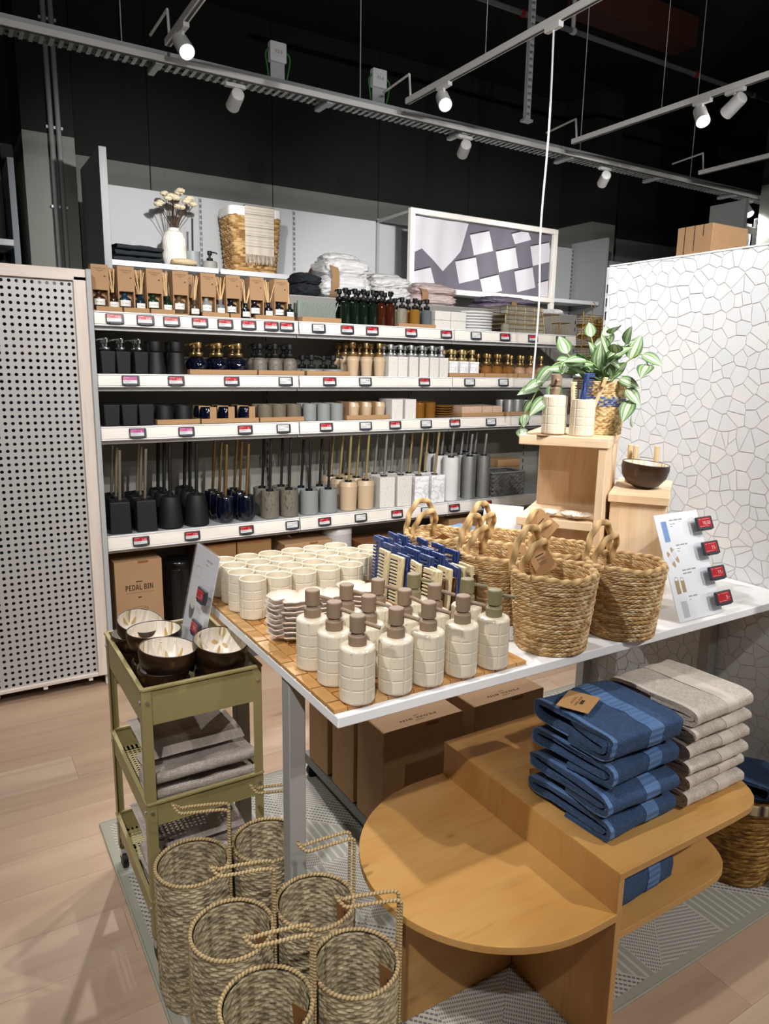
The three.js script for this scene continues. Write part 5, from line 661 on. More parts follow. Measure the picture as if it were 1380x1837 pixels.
const shellM = std(0xffffff, .3, { map: shellT }), bowlRim = new THREE.TorusGeometry(.0626, .0016, 8, 48).rotateX(PI / 2).translate(0, .0702, 0);
function bowl(label, pos, rx = 0, rz = 0, ry = 0, s = 1) { const g = thing('coconut_bowl', label, 'bowl', pos, 0, 'coconut bowls'); g.rotation.set(rx, ry, rz); g.scale.setScalar(s); part(g, 'shell', bowlOut, cocoM); part(g, 'inlaid_inside', bowlIn, shellM); part(g, 'rim', bowlRim, cocoM); return g; }
{ // alone on the short riser, with the pegs of a small holder behind it
  const bx0 = 1.747 + .81 * .15, bz0 = -1.4 - .586 * .15; bowl('single coconut bowl with shell inlay on the short pine riser', [bx0, TH + .3115, bz0], .1, -.06, .6, 1.12);
  const h = thing('peg_stand', 'small pale wooden stand with three pegs behind the single bowl', 'stand', [bx0 + .09, TH + .3115, bz0 - .08]); part(h, 'stand_base', cyl(.05, .05, .01, 28, 0, .005, 0), std(0xd8c19c, .6)); for (const [a, b] of [[-.02, -.035], [-.035, 0], [.025, .035]]) part(h, 'peg', cyl(.0085, .0085, .115, 14, a, .065, b), std(0xcdb58c, .6));
}
// ---------------------------------------------------------------- olive trolley
{
  const g = thing('trolley', 'olive green metal trolley on castors with three trays', 'trolley', [0, 0, 0]); const X0 = .352, X1 = .662, Z0 = -2.135, Z1 = -1.69, O = M.olive;
  const cx = (X0 + X1) / 2, cz = (Z0 + Z1) / 2;
  for (const [x, z] of [[X0, Z1], [X1, Z1], [X0, Z0], [X1, Z0]]) { const sx = x === X0 ? 1 : -1, sz = z === Z1 ? -1 : 1; part(g, 'leg', merge([rbox(.024, .7, .002, .0008, 1, x + sx * .012, .42, z), rbox(.002, .7, .024, .0008, 1, x, .42, z + sz * .012)]), O); for (const y of [.735, .435, .155]) part(g, 'screw', merge([cyl(.005, .005, .004, 12).rotateX(PI / 2).translate(x + sx * .012, y, z - sz * .002), cyl(.005, .005, .004, 12).rotateZ(PI / 2).translate(x - sx * .002, y, z + sz * .012)]), M.screw);
    const c = part(g, 'castor', merge([rbox(.022, .03, .03, .004, 1, 0, .055, 0)]), M.chrome, [x + sx * .012, 0, z + sz * .012]); part(c, 'wheel', cyl(.025, .025, .016, 20).rotateZ(PI / 2), M.black, [0, .0255, .008]); }
  for (const [yb, h, nm] of [[.672, .098, 'top'], [.395, .065, 'middle'], [.115, .065, 'bottom']]) {
    const t = part(g, 'tray', merge([rbox(X1 - X0 - .006, h, .0025, .001, 1, cx, yb + h / 2, Z1 - .003), rbox(X1 - X0 - .006, h, .0025, .001, 1, cx, yb + h / 2, Z0 + .003), rbox(.0025, h, Z1 - Z0 - .006, .001, 1, X0 + .003, yb + h / 2, cz), rbox(.0025, h, Z1 - Z0 - .006, .001, 1, X1 - .003, yb + h / 2, cz), rbox(X1 - X0, .008, .012, .002, 1, cx, yb + h, Z1 - .002), rbox(X1 - X0, .008, .012, .002, 1, cx, yb + h, Z0 + .002), rbox(.012, .008, Z1 - Z0, .002, 1, X0 + .002, yb + h, cz), rbox(.012, .008, Z1 - Z0, .002, 1, X1 - .002, yb + h, cz)]), O);
    // perforated floor: ribs and cross strips with open slots
    const fl = []; if (nm === 'top') fl.push(box(X1 - X0 - .01, .002, Z1 - Z0 - .01, cx, yb + .001, cz)); else { const nx = 20, nz = 30, sx = (X1 - X0 - .06) / nx, sz = (Z1 - Z0 - .06) / nz; for (let k = 0; k <= nx; k++) fl.push(box(sx * .5, .002, Z1 - Z0 - .01, X0 + .03 + k * sx, yb + .001, cz)); for (let k = 0; k <= nz; k++) fl.push(box(X1 - X0 - .01, .002, sz * .5, cx, yb + .001, Z0 + .03 + k * sz)); fl.push(box(.03, .002, Z1 - Z0 - .01, X0 + .016, yb + .001, cz), box(.03, .002, Z1 - Z0 - .01, X1 - .016, yb + .001, cz), box(X1 - X0 - .01, .002, .03, cx, yb + .001, Z0 + .016), box(X1 - X0 - .01, .002, .03, cx, yb + .001, Z1 - .016)); }
    part(t, 'tray_floor', merge(fl), O);
  }
}
{ const y = .675, L = ['at the front right', 'at the front left', 'behind the front left pile', 'at the back left'];
  [[.577, -1.775, 0], [.433, -1.782, 1], [.445, -1.925, 2], [.425, -2.062, 3]].forEach(([x, z, q]) => { const n = [3, 3, 3, 3][q]; for (let k = 0; k < n; k++) { const topB = k === n - 1; bowl(`coconut bowl, ${['bottom', 'middle', 'top'][k]} of the pile ${L[q]} of the trolley`, [x + Math.sin(q * 3 + k * 2) * .004 + (topB ? .0 : 0), y + k * .038 + (topB ? .004 : 0), z + Math.cos(q + k * 2) * .004], topB ? [.04, .05, .06, .22][q] : .02, topB ? [.16, .1, .07, -.12][q] : .03, q * 1.3 + k, q === 3 ? 1.02 : topB ? 1.14 : 1.02); } }); }
// blankets on the trolley
const waffleM = std(0xffffff, .95, { bumpMap: clothBump, bumpScale: .002, map: tex(256, 256, (u, v, x, y) => { const st = ((u * 9) % 1) < .18 || ((v * 9) % 1) < .18, fine = ((x >> 1) + (y >> 1)) % 2; const p = (u > .25 && u < .45) || (v > .6 && v < .85); return mix(hex(0xa0968d), hex(0xd3cac0), p && fine ? .65 : st ? .2 : 0); }) });
function blanket(label, pos, n, W, L, seed) { const g = thing('folded_blanket', label, 'blanket', pos, .0); const h = .044; for (let k = 0; k < n; k++) { const s = spiralTowel({ W: W - k * .006, h: h + .004, L: L - (k % 2) * .008, t: .021, turns: 1, pitch: .02, seed: seed + k, amp: .006, px: .3 }); part(g, 'folded_layer', s.body, TB.greyB, [0, h * (k + .5) + .002, (k % 2) * .006]); } const top = surf(24, 30, (u, v) => { const x = (u - .5) * L * .94, z = (v - .5) * W * .74 + W * .1; return [x, h * n + .0105 + .002 * Math.sin(x * 40) * Math.sin(z * 30) - .012 * Math.pow(Math.abs(v - .5) * 2, 6), -z]; }, false); part(g, 'waffle_layer', top, waffleM); return g; }
{ const b = blanket('grey beige folded blanket with waffle top on the middle trolley tray', [.51, .399, -1.875], 3, .355, .285, 5); part(b, 'kraft_label', rbox(.1, .0014, .06, .0005, 1, .04, .147, -.12), M.kraft, null, [0, .25, 0]); }
blanket('grey beige folded blanket on the bottom trolley tray', [.508, .119, -1.885], 3, .36, .285, 9);
// ---------------------------------------------------------------- rug
{
  const W = 2.45, D = 1.406, rugT = canvasTex(2048, 1176, (x, w, h) => {
    x.fillStyle = '#a9a596'; x.fillRect(0, 0, w, h); const c = 236, dk = '#63666a', md = '#96968d', lt = '#b7b3a6';
    const stripe = (clip, ang, gap, lw, dash, col, bg) => { x.save(); x.beginPath(); clip.forEach(([a, b], i) => i ? x.lineTo(a, b) : x.moveTo(a, b)); x.closePath(); x.clip(); if (bg) { x.fillStyle = bg; x.fill(); } let cx = 0, cy = 0; clip.forEach(p => { cx += p[0] / clip.length; cy += p[1] / clip.length; }); x.translate(cx, cy); x.rotate(ang); x.strokeStyle = col; x.lineWidth = lw; if (dash) x.setLineDash(dash); for (let y = -300; y < 300; y += gap) { x.beginPath(); x.moveTo(-320, y); x.lineTo(320, y); x.stroke(); } x.restore(); };
    for (let j = -1; j < 6; j++) for (let i = -1; i < 10; i++) { const X = i * c, Yy = j * c, k = ((i * 3 + j * 5) % 4 + 4) % 4, up = (i + j) % 2 === 0; const A = up ? [[X, Yy], [X + c, Yy], [X, Yy + c]] : [[X, Yy], [X + c, Yy], [X + c, Yy + c]], B = up ? [[X + c, Yy], [X + c, Yy + c], [X, Yy + c]] : [[X, Yy], [X + c, Yy + c], [X, Yy + c]]; const P = [[up ? PI / 4 : -PI / 4, 10, 5, [2.6, 2.4], dk, lt], [PI / 2, 22, 7, null, lt, md], [PI / 10, 10, 5, [2.6, 2.4], dk, lt], [up ? -PI / 4 : PI / 4, 12, 5, [7, 2.5], dk, lt]]; stripe(A, ...P[k]); stripe(B, ...P[(k + 2) % 4]); }
    x.setLineDash([]); x.strokeStyle = '#9c9a8c'; x.lineWidth = 26; x.strokeRect(8, 8, w - 16, h - 16);
  });
  const g = thing('rug', 'flat-woven grey rug with triangular dashed stripes', 'rug', [.336 + W / 2, .0005, -.965 - D / 2]);
  const p = new THREE.PlaneGeometry(W, D, 60, 36).rotateX(-PI / 2).translate(0, .006, 0); part(g, 'woven_face', p, std(0xffffff, .95, { map: rugT, bumpMap: clothBump, bumpScale: .001 }));
  part(g, 'rug_backing', box(W, .0055, D, 0, .00275, 0), std(0x9c9a8c, .95));
  const edge = []; edge.push(bar([-W / 2, .004, -D / 2], [W / 2, .004, -D / 2], .004, 6), bar([-W / 2, .004, D / 2], [W / 2, .004, D / 2], .004, 6), bar([-W / 2, .004, -D / 2], [-W / 2, .004, D / 2], .004, 6), bar([W / 2, .004, -D / 2], [W / 2, .004, D / 2], .004, 6)); part(g, 'bound_edge', merge(edge), std(0xa09d8e, .9));
}
const RUG = .0068;
// ---------------------------------------------------------------- seagrass hook baskets (wire frame wrapped in rope)
const seaBody = weave({ R0: .083, R1: .088, H: .355, rows: 50, stakes: 34, seed: 3, pal: SEAG, nu: 204, per: 4, bulge: .0015, thick: .008 });
const ringG = (() => { const pts = []; for (let k = 0; k < 36; k++) { const a = k / 36 * 2 * PI; pts.push([.0872 * Math.cos(a), .358, -.0872 * Math.sin(a)]); } return rope(pts, .0043, 520, true, 3.2); })();
const hookG = s => rope([[.088, .02, s * .014], [.09, .2, s * .014], [.09, .36, s * .014], [.09, .43, s * .013], [.09, .492, s * .013], [.078, .5, s * .013], [.04, .5, s * .013], [0, .499, s * .013], [-.022, .498, s * .011], [-.036, .51, s * .004], [-.04, .518, 0]], .0037, 800, false, 3.2);
const stakeG = merge([rope([[-.087, .01, -.0], [-.0885, .2, 0], [-.088, .36, 0]], .0045, 40)]); const hk = [hookG(1), hookG(-1)];
const stakeC = rope([[-.087, .01, -.0], [-.0885, .2, 0], [-.088, .36, 0]], .0045, 40);
const slimTag = new THREE.MeshStandardMaterial({ roughness: .85, map: canvasTex(64, 128, (x, W, H) => { x.fillStyle = '#8a5e32'; x.fillRect(0, 0, W, H); x.fillStyle = '#3a2410'; x.save(); x.translate(34, 66); x.rotate(PI / 2); x.fillRect(-28, -9, 34, 7); x.fillRect(10, -9, 16, 7); x.fillRect(-30, 6, 60, 1.5); x.restore(); }) });
{
  const mat = vcol(.85); const labs = ['back left', 'back right beside the table leg', 'middle right', 'middle left', 'front right beside the coffee table', 'front left at the bottom edge'];
  const spots = [[.422, -1.552, -.38], [.612, -1.54, -.36], [.622, -1.285, -.1], [.432, -1.3, -.3], [.618, -1.09, -.35], [.425, -1.09, -.25]]; let proto;
  spots.forEach(([x, z, t], i) => {
    const lab = `tall seagrass basket with hooked rope handle, ${labs[i]}`;
    let g; if (!i) { g = proto = thing('hook_basket', lab, 'basket', [x, RUG, z], t, 'seagrass hook baskets'); part(g, 'woven_body', seaBody, mat); part(g, 'base', cyl(.082, .082, .006, 40, 0, .006, 0), std(0x6d5b3c, .9)); part(g, 'rim', ringG, mat); part(g, 'hook_handle', hk[0], mat); part(g, 'hook_handle', hk[1], mat); part(g, 'side_rib', stakeC, mat); part(g, 'hang_tag', rbox(.036, .09, .0015, .0005, 1), slimTag, [.062, .31, .02], [.1, -.9, .12]); }
    else g = dup(proto, [x, RUG, z], t, lab);
  });
}
// ---------------------------------------------------------------- two-tier coffee table
{
  const g = thing('coffee_table', 'two-level oak coffee table with a round lower top', 'coffee table', [0, RUG, 0]), XL = 1.16, Za = -1.532, Zb = -.89, zc = (Za + Zb) / 2, hz = (Zb - Za) / 2;
  const H1 = .383, H2 = .483, oak = (geo, swap) => boxUV(geo, 1.3, 1.3, swap);
  { const pts = [[XL - .001, Za], [XL - .001, Zb]]; const r = hz + .012, c = XL - .085; for (let k = 0; k <= 40; k++) { const a = PI / 2 + k / 40 * PI; pts.push([c + r * 1.0 * Math.cos(a), zc + (hz) * Math.sin(a)]); } const e = extr(pts.map(([x, z]) => [x, -z]), .016, .0015); e.rotateX(-PI / 2); e.translate(0, H1 - .018, 0); part(g, 'round_lower_top', oak(e), M.oak); }
  const cap = (xr, inset, y, th) => { const pts = [[XL, Za + inset], [xr - .2, Za + inset]]; for (let k = 0; k <= 20; k++) { const a = -PI / 2 + k / 20 * PI; pts.push([xr - .2 + .2 * Math.pow(Math.max(0, Math.cos(a)), .55), zc + (hz - inset) * Math.sign(Math.sin(a)) * Math.pow(Math.abs(Math.sin(a)), .8)]); } pts.push([XL, Zb - inset]); const e = extr(pts.map(([x, z]) => [x, -z]), th - .003, .0015); e.rotateX(-PI / 2); e.translate(0, y - th + .0015, 0); return e; };
  part(g, 'upper_top', oak(cap(1.76, 0, H2, .018)), M.oak); part(g, 'lower_shelf', oak(cap(1.665, .005, .325, .018)), M.oak);
  part(g, 'side_panel', oak(rbox(.018, H2 - .002, Zb - Za, .002, 1, XL + .007, (H2 - .002) / 2, zc), true), M.oak);
  part(g, 'cross_panel', oak(rbox(.34, H1 - .02, .018, .002, 1, XL - .175, (H1 - .02) / 2, zc), false), M.oak);
  part(g, 'cross_panel', oak(rbox(.38, .305, .018, .002, 1, XL + .21, .1525, zc), false), M.oak);
}
// towels on the coffee table
for (let k = 0; k < 4; k++) towel('bath_towel', `blue folded bath towel, ${['bottom', 'second from bottom', 'third from bottom', 'top'][k]} of the blue stack${k === 3 ? ' with kraft label' : ''}`, 'towel', [1.318 + [.004, -.003, .004, 0][k], .491 + [0, .0655, .131, .1955][k], -1.1 + [0, .004, -.004, .002][k]], { W: .275, h: [.064, .064, .063, .078][k], L: .235, seed: 20 + k, turns: 1.5, pitch: .0165, t: .0135, amp: .005 }, [TB.blue, TB.blueBand], [.02, -.03, .03, -.02][k], 'blue bath towels');
{ const t = thing('towel_label', 'kraft card label lying on the top blue towel', 'label', [1.245, .7676, -1.12], .45); const m = new THREE.MeshStandardMaterial({ roughness: .85, map: canvasTex(160, 128, (x, W, H) => { x.fillStyle = '#b48a58'; x.fillRect(0, 0, W, H); x.save(); x.translate(W / 2, H / 2); x.rotate(PI); x.fillStyle = '#3d2a16'; x.textAlign = 'center'; x.font = 'bold 15px sans-serif'; x.fillText('BATH TOWEL', 0, 6); x.fillRect(-20, -22, 40, 14); x.fillRect(-40, 16, 80, 2); x.fillRect(-30, 22, 60, 2); x.restore(); }) }); part(t, 'card', rbox(.1, .0012, .078, .0004, 1, 0, .003, 0), M.kraft); part(t, 'card_print', new THREE.PlaneGeometry(.099, .077).rotateX(-PI / 2), m, [0, .0038, 0]); }
for (let k = 0; k < 6; k++) towel('bath_towel', `cream folded towel, ${['bottom', 'second from bottom', 'third from bottom', 'fourth from bottom', 'fifth from bottom', 'top'][k]} of the cream stack`, 'towel', [1.597 + Math.sin(k * 2) * .004, .491 + k * .0432, -1.1 + Math.cos(k * 2.6) * .004], { W: .28, h: k === 5 ? .05 : .0425, L: .235, seed: 40 + k, turns: 1.5, pitch: .0105, t: .0085, amp: .003 }, [TB.creamT, TB.creamBand], Math.sin(k * 1.7) * .03, 'cream towels');
towel('bath_towel', 'blue folded towel on the lower shelf of the coffee table', 'towel', [1.3, .333, -1.05], { W: .26, h: .115, L: .2, seed: 71, turns: 2, pitch: .02, t: .016, amp: .004 }, [TB.blue, TB.blueBand], .05, 'blue bath towels');
// woven basket on the rug at the right
{
  const g = thing('floor_basket', 'round woven basket with black striped lining right of the coffee table', 'basket', [2.03, RUG, -1.14], .3);
  part(g, 'woven_body', weave({ R0: .1, R1: .135, H: .3, rows: 20, stakes: 50, seed: 44, pal: [0xa9803f, 0x936b33, 0xbb9550, 0x7a5526], kind: 'braid', nu: 150, per: 6, bulge: .004, thick: .012 }), vc);
  part(g, 'lining', lathe([[.124, .29], [.139, .302], [.141, .296], [.141, .27]], 48), std(0xffffff, .9, { map: tex(64, 64, (u, v) => (u * 24) % 1 < .5 ? [30, 28, 26] : [196, 176, 140]) })); part(g, 'base', cyl(.1, .1, .006, 32, 0, .006, 0), std(0x6d4c22, .9));
  const t = towel('blue_cloth', 'blue cloth lying in the woven basket at the right edge', 'cloth', [2.04, .285, -1.145], { W: .16, h: .06, L: .16, seed: 91, turns: 1, pitch: .012, amp: .006 }, [TB.blue], .5);
}
// ---------------------------------------------------------------- base level of the gondola
const DK = .1005;
carton('carton printed PEDAL BIN with a drawn bin, leftmost on the base deck', [.757, DK, -3.64], .228, .5, .2, { front: binFront });
{ const g = thing('pedal_bin', 'black pedal bin standing beside the leftmost carton', 'bin', [.968, DK + .06, -3.62]); part(g, 'bin_body', lathe([[0, 0], [.068, 0], [.072, .01], [.072, .36], [.07, .365], [0, .365]], 40), M.blackGloss); part(g, 'lid', lathe([[.0745, 0], [.0745, .03], [.06, .045], [0, .05]], 40), M.blackGloss, [0, .366, 0]); part(g, 'pedal', rbox(.06, .008, .03, .003, 2, 0, .03, .085), M.chrome); part(g, 'base_ring', cyl(.074, .074, .014, 36, 0, .007, 0), M.black); solo('kraft_block', 'flat kraft carton under the black pedal bin', 'carton', boxUV(rbox(.2, .058, .24, .002, 1, 0, .029, 0), 3, 3), M.kraft, [.985, DK, -3.62], 'cardboard cartons'); }
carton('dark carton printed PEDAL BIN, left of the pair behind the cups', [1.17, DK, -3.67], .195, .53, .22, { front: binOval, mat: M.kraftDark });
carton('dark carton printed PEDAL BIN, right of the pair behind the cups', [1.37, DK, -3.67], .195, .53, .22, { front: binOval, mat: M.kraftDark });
carton('tall carton printed PEDAL BIN in front of the grey bin', [1.665, DK, -3.61], .29, .5, .22, { front: binFront });
{ const g = thing('round_bin', 'light grey cylindrical bin between the cartons', 'bin', [1.905, DK, -3.63]); part(g, 'bin_body', lathe([[0, 0], [.084, 0], [.087, .006], [.087, .5], [.084, .503], [0, .503]], 44), std(0xb9b5b5, .35)); part(g, 'lid', lathe([[.088, 0], [.088, .03], [.07, .04], [0, .042]], 44), std(0xc4c0c0, .35), [0, .503, 0]); }
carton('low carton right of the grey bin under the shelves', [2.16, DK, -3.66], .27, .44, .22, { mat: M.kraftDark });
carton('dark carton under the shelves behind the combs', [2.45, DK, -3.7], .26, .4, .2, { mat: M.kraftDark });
carton('carton printed PEDAL BIN under the right shelf bay', [2.8, DK, -3.66], .28, .52, .22, { front: binPrint(false) });
carton('plain carton at the right end of the base deck', [3.2, DK, -3.66], .3, .45, .22);
// wicker basket and leftovers on the lowest shelf
{ const g = thing('wicker_basket', 'grey wicker basket at the right end of the lowest shelf', 'basket', [3.13, Y[3], ZF - .14]); const W = .27, D = .19, H = .15, P = 2 * (W + D); const body = surf(180, 44, (u, v) => { let s = u * P, x, z, nx = 0, nz = 0; if (s < W) { x = -W / 2 + s; z = D / 2; nz = 1; } else if (s < W + D) { x = W / 2; z = D / 2 - (s - W); nx = 1; } else if (s < 2 * W + D) { x = W / 2 - (s - W - D); z = -D / 2; nz = -1; } else { x = -W / 2; z = -D / 2 + (s - 2 * W - D); nx = -1; } const row = Math.floor(v * 11), f = v * 11 - row, d = .003 * Math.sin(PI * f) * (1 + Math.cos(u * 44 * PI + row * PI)); return [x + nx * d, v * H, z + nz * d]; }, true, (u, v) => { const row = Math.floor(v * 11), h = hash2(Math.floor(u * 44 + row * .5), row, 4) * .09 + .1; return [h, h * .98, h * .93]; }); part(g, 'woven_body', body, new THREE.MeshStandardMaterial({ vertexColors: true, roughness: .8, side: THREE.DoubleSide })); part(g, 'base', box(W - .01, .006, D - .01, 0, .005, 0), M.darkGrey); part(g, 'rim', merge([bar([-W / 2, H, D / 2], [W / 2, H, D / 2], .006), bar([-W / 2, H, -D / 2], [W / 2, H, -D / 2], .006), bar([-W / 2, H, -D / 2], [-W / 2, H, D / 2], .006), bar([W / 2, H, -D / 2], [W / 2, H, D / 2], .006)]), M.grey); }
for (let k = 0; k < 4; k++) solo('kraft_bowl_box', `flat kraft box, ${ORD[k]} from the bottom of the pile behind the wicker basket`, 'box', rbox(.2, .05, .16, .003, 1, 0, .025, 0), M.kraft, [3.3 + k * .003, Y[3] + k * .051, -3.83], 'flat kraft boxes');
// ---------------------------------------------------------------- robes on top of the gondola
function lump(w, h, d, seed, f = 16, amp = .12, e = .55) { return surf(72, 40, (u, v) => { const a = u * 2 * PI, b = (v - .5) * PI, sp = (c, p) => Math.sign(c) * Math.pow(Math.abs(c), p); const cb = sp(Math.cos(b), e), x = sp(Math.cos(a), e) * cb, z = -sp(Math.sin(a), e) * cb, y = sp(Math.sin(b), .8); const n = fbm((x + 1) / 2, (y + 1) / 2 * .6 + (z + 1) / 4, f, f, 3, seed) - .5; const k = 1 + n * amp * 2; return [x * w / 2 * k, (y * k + 1) * h / 2, z * d / 2 * k]; }); }
const TOPY = 1.9575;
function robe(label, pos, w, h, d, mat, seed, band) { const g = thing('folded_robe', label, 'robe', pos, 0, 'folded robes on the gondola'); part(g, 'folded_fleece', lump(w, h * .62, d, seed), mat); part(g, 'fleece_fold', lump(w * .95, h * .5, d * .9, seed + 3, 20), mat, [.01, h * .5, .01]); part(g, 'belt_roll', lump(w * .7, h * .28, d * .5, seed + 6, 14), mat, [0, h * .85, 0]); if (band !== undefined) part(g, 'kraft_band', surf(48, 3, (u, v) => { const a = u * 2 * PI, sp = (c, q) => Math.sign(c) * Math.pow(Math.abs(c), q); return [band + (v - .5) * .05, h * .42 + sp(Math.sin(a), .7) * h * .44, sp(Math.cos(a), .6) * d * .52]; }), new THREE.MeshStandardMaterial({ map: kraftT, roughness: .85, side: THREE.DoubleSide })); return g; }
robe('dark grey fluffy robe at the left end on top of the gondola', [1.93, TOPY, -4.15], .16, .13, .3, TB.charcoal, 3);
robe('white fluffy robe with kraft band, tallest on top of the gondola', [2.2, TOPY, -4.18], .35, .25, .34, TB.white, 5, -.11);
robe('white fluffy robe right of the tallest one', [2.54, TOPY, -4.2], .3, .17, .32, TB.white, 11);
robe('pink folded robe behind the ribbed bottles', [2.885, TOPY, -4.2], .36, .14, .32, TB.pink, 17, -.12);
robe('lilac folded robe with kraft band below the framed textile', [3.55, TOPY, -4.2], .48, .1, .32, TB.lilac, 23, -.02);
for (let k = 0; k < 3; k++) solo('white_slipper', `white fluffy slipper, ${ORD[k]} from left at the right end of the gondola top`, 'slipper', lump(.13, .055, .26, 31 + k, 16, .05, .8), TB.white, [3.86 + k * .1, TOPY, -4.3 + k * .03], 'white slippers');
// ---------------------------------------------------------------- display on the wall shelving
const WY = 2.4235;
for (let k = 0; k < 3; k++) towel('charcoal_towel', `charcoal folded towel, ${['bottom', 'middle', 'top'][k]} of the pile beside the white vase`, 'towel', [1.59 + k * .006, WY + k * .05, -6.92], { W: .3, h: .049, L: .4, seed: 81 + k, turns: 1, pitch: .012, amp: .006 }, [TB.charcoal], .06 * (k - 1), 'charcoal towels');
{
  const g = thing('ribbed_vase', 'white ribbed ceramic vase with dried flowers', 'vase', [1.94, WY, -6.9]); const prof = [[0, 0], [.075, 0], [.085, .01], [.105, .07], [.108, .16], [.1, .24], [.08, .295], [.055, .315], [.05, .335], [.045, .338], [.04, .33], [.042, .3]];
  part(g, 'vase_body', surf(110, 48, (u, v) => { const i = Math.min(prof.length - 2, Math.floor(v * (prof.length - 1))), f = v * (prof.length - 1) - i; let r = prof[i][0] + (prof[i + 1][0] - prof[i][0]) * f, y = prof[i][1] + (prof[i + 1][1] - prof[i][1]) * f; const a = u * 2 * PI; if (y < .3 && y > .006) r += .003 * Math.cos(a * 34 + 1.5 * Math.sin(y * 40)); return [r * Math.cos(a), y, -r * Math.sin(a)]; }), std(0xe3dfd7, .75));
  const f = thing('dried_flowers', 'cream dried flowers on dark stems in the white vase', 'flowers', [1.94, WY + .33, -6.9]); const R = rng(12), fm = std(0xd9ccae, .9), sm = std(0x4a3526, .9);
  for (let k = 0; k < 17; k++) { const a = R() * 6.28, s = .05 + R() * .15, h = .17 + R() * .16; const P = [Math.cos(a) * s + (R() - .5) * .04, h, Math.sin(a) * s * .5]; part(f, 'stem', tube([[0, -.2, 0], [P[0] * .2, 0, P[2] * .2], [P[0] * .6, h * .55, P[2] * .6], P], .0032, 12, 5), sm); part(f, 'flower_head', lump(.06 + R() * .02, .04, .06, 60 + k, 14, .35, .9), fm, [P[0], P[1] - .01, P[2]]); }
}
{ const g = brush('display_brush', cupG(.066, .145, .066), std(0x8f9696, .5), M.blackMatte, .145, .43, .01, .009); g.position.set(2.095, WY, -6.86); tag(g, 'grey toilet brush with long black handle beside the vase', 'toilet brush'); }
{ const g = blank('display_dispenser'); part(g, 'bottle', lathe([[0, 0], [.062, 0], [.068, .006], [.068, .06], [.06, .068], [.012, .07], [0, .07]], 36), std(0x93928c, .6)); addPump(g, .07, M.blackMatte, 1.7, 3); g.position.set(2.245, WY, -6.83); tag(g, 'squat grey soap dispenser with black pump beside the laundry basket', 'dispenser'); }
{ const g = solo('loofah_mat', 'cream fibre sponge lying at the edge of the wall shelf', 'sponge', lump(.24, .06, .13, 77, 18, .1, .8), std(0xc9b793, .95), [1.98, WY - .0, -6.75]); }
{
  const g = thing('laundry_basket', 'tall woven laundry basket with white lining on the wall shelf', 'basket', [2.68, WY, -6.92]); const H = .57, nu = 150, rows = 26;
  const C = [0xb28d59, 0x9c7644, 0xc6a471, 0x886334].map(h => new THREE.Color(h));
  const sqr = (u, v, off = 0) => { const w = (.43 + .08 * v) / 2 - off, d = .16 + .02 * v - off; const a = u * 2 * PI, c = Math.cos(a), s = Math.sin(a), k = 1 / Math.pow(Math.pow(Math.abs(c), 8) + Math.pow(Math.abs(s), 8), 1 / 8); return [c * k * w, -s * k * d, c, -s]; };
  part(g, 'woven_body', surf(nu, rows * 4, (u, v) => { const row = Math.floor(v * rows + 1e-6), f = v * rows - row, d = .006 * Math.sin(PI * f) * (1 + Math.cos(u * 36 * PI + row * PI)); const [x, z, cx, cz] = sqr(u, v); return [x + cx * d, v * (H - .06), z + cz * d]; }, true, (u, v) => { const row = Math.floor(v * rows + 1e-6), c = C[Math.floor(hash2(Math.floor(u * 36 + row * .5), row, 8) * 4)]; return [c.r, c.g, c.b]; }), vc);
  part(g, 'white_lining', surf(60, 8, (u, v) => { const [x, z] = sqr(u, 1, -.006 - .004 * Math.sin(v * PI)); return [x, H - .075 + v * .08, z]; }), std(0xe8e6e2, .9));
  part(g, 'inner_shade', box(.44, .01, .3, 0, H - .1, 0), TB.charcoal);
  const t = thing('striped_throw', 'cream throw with black stripes and fringe draped over the laundry basket', 'throw', [2.695, WY, -6.72]); const tt = canvasTex(256, 384, (x, W, H2) => { x.fillStyle = '#cdc3b2'; x.fillRect(0, 0, W, H2); x.fillStyle = '#4b463f'; for (let k = 0; k < 13; k++) { x.globalAlpha = .55; x.fillRect(0, 40 + k * 22, W, 2); } x.globalAlpha = 1; x.fillRect(0, 98, W, 3); x.fillRect(0, 188, W, 3); x.fillRect(0, 250, W, 3); for (let k = 0; k < 26; k++) x.fillRect(k * 10, 322, 5, 6); for (let k = 0; k < 3; k++) { x.fillRect(84 + k * 12, 16, 3, 10); x.fillRect(84 + k * 12, 32, 3, 8); x.fillRect(176 + k * 12, 140, 3, 10); } });
  part(t, 'cloth', surf(20, 30, (u, v) => { const x = (u - .5) * .29; let y, z; if (v > .9) { const q = (v - .9) / .1; y = H + .014; z = .0 - q * .2; } else { y = .15 + (H + .014 - .15) * (v / .9); z = .01 + .004 * Math.sin(u * 18) * (1 - v); } return [x, y, z]; }, false), new THREE.MeshStandardMaterial({ map: tt, roughness: .95, side: THREE.DoubleSide }));
  const fr = []; for (let k = 0; k < 34; k++) { const x = -.143 + k * .0087; fr.push(bar([x, .155, .012], [x + Math.sin(k * 5) * .005, .07 + .01 * Math.sin(k * 3), .014], .0028, 4)); } part(t, 'fringe', merge(fr), std(0xcfc5b3, .95)).userData.kind = 'stuff';
}
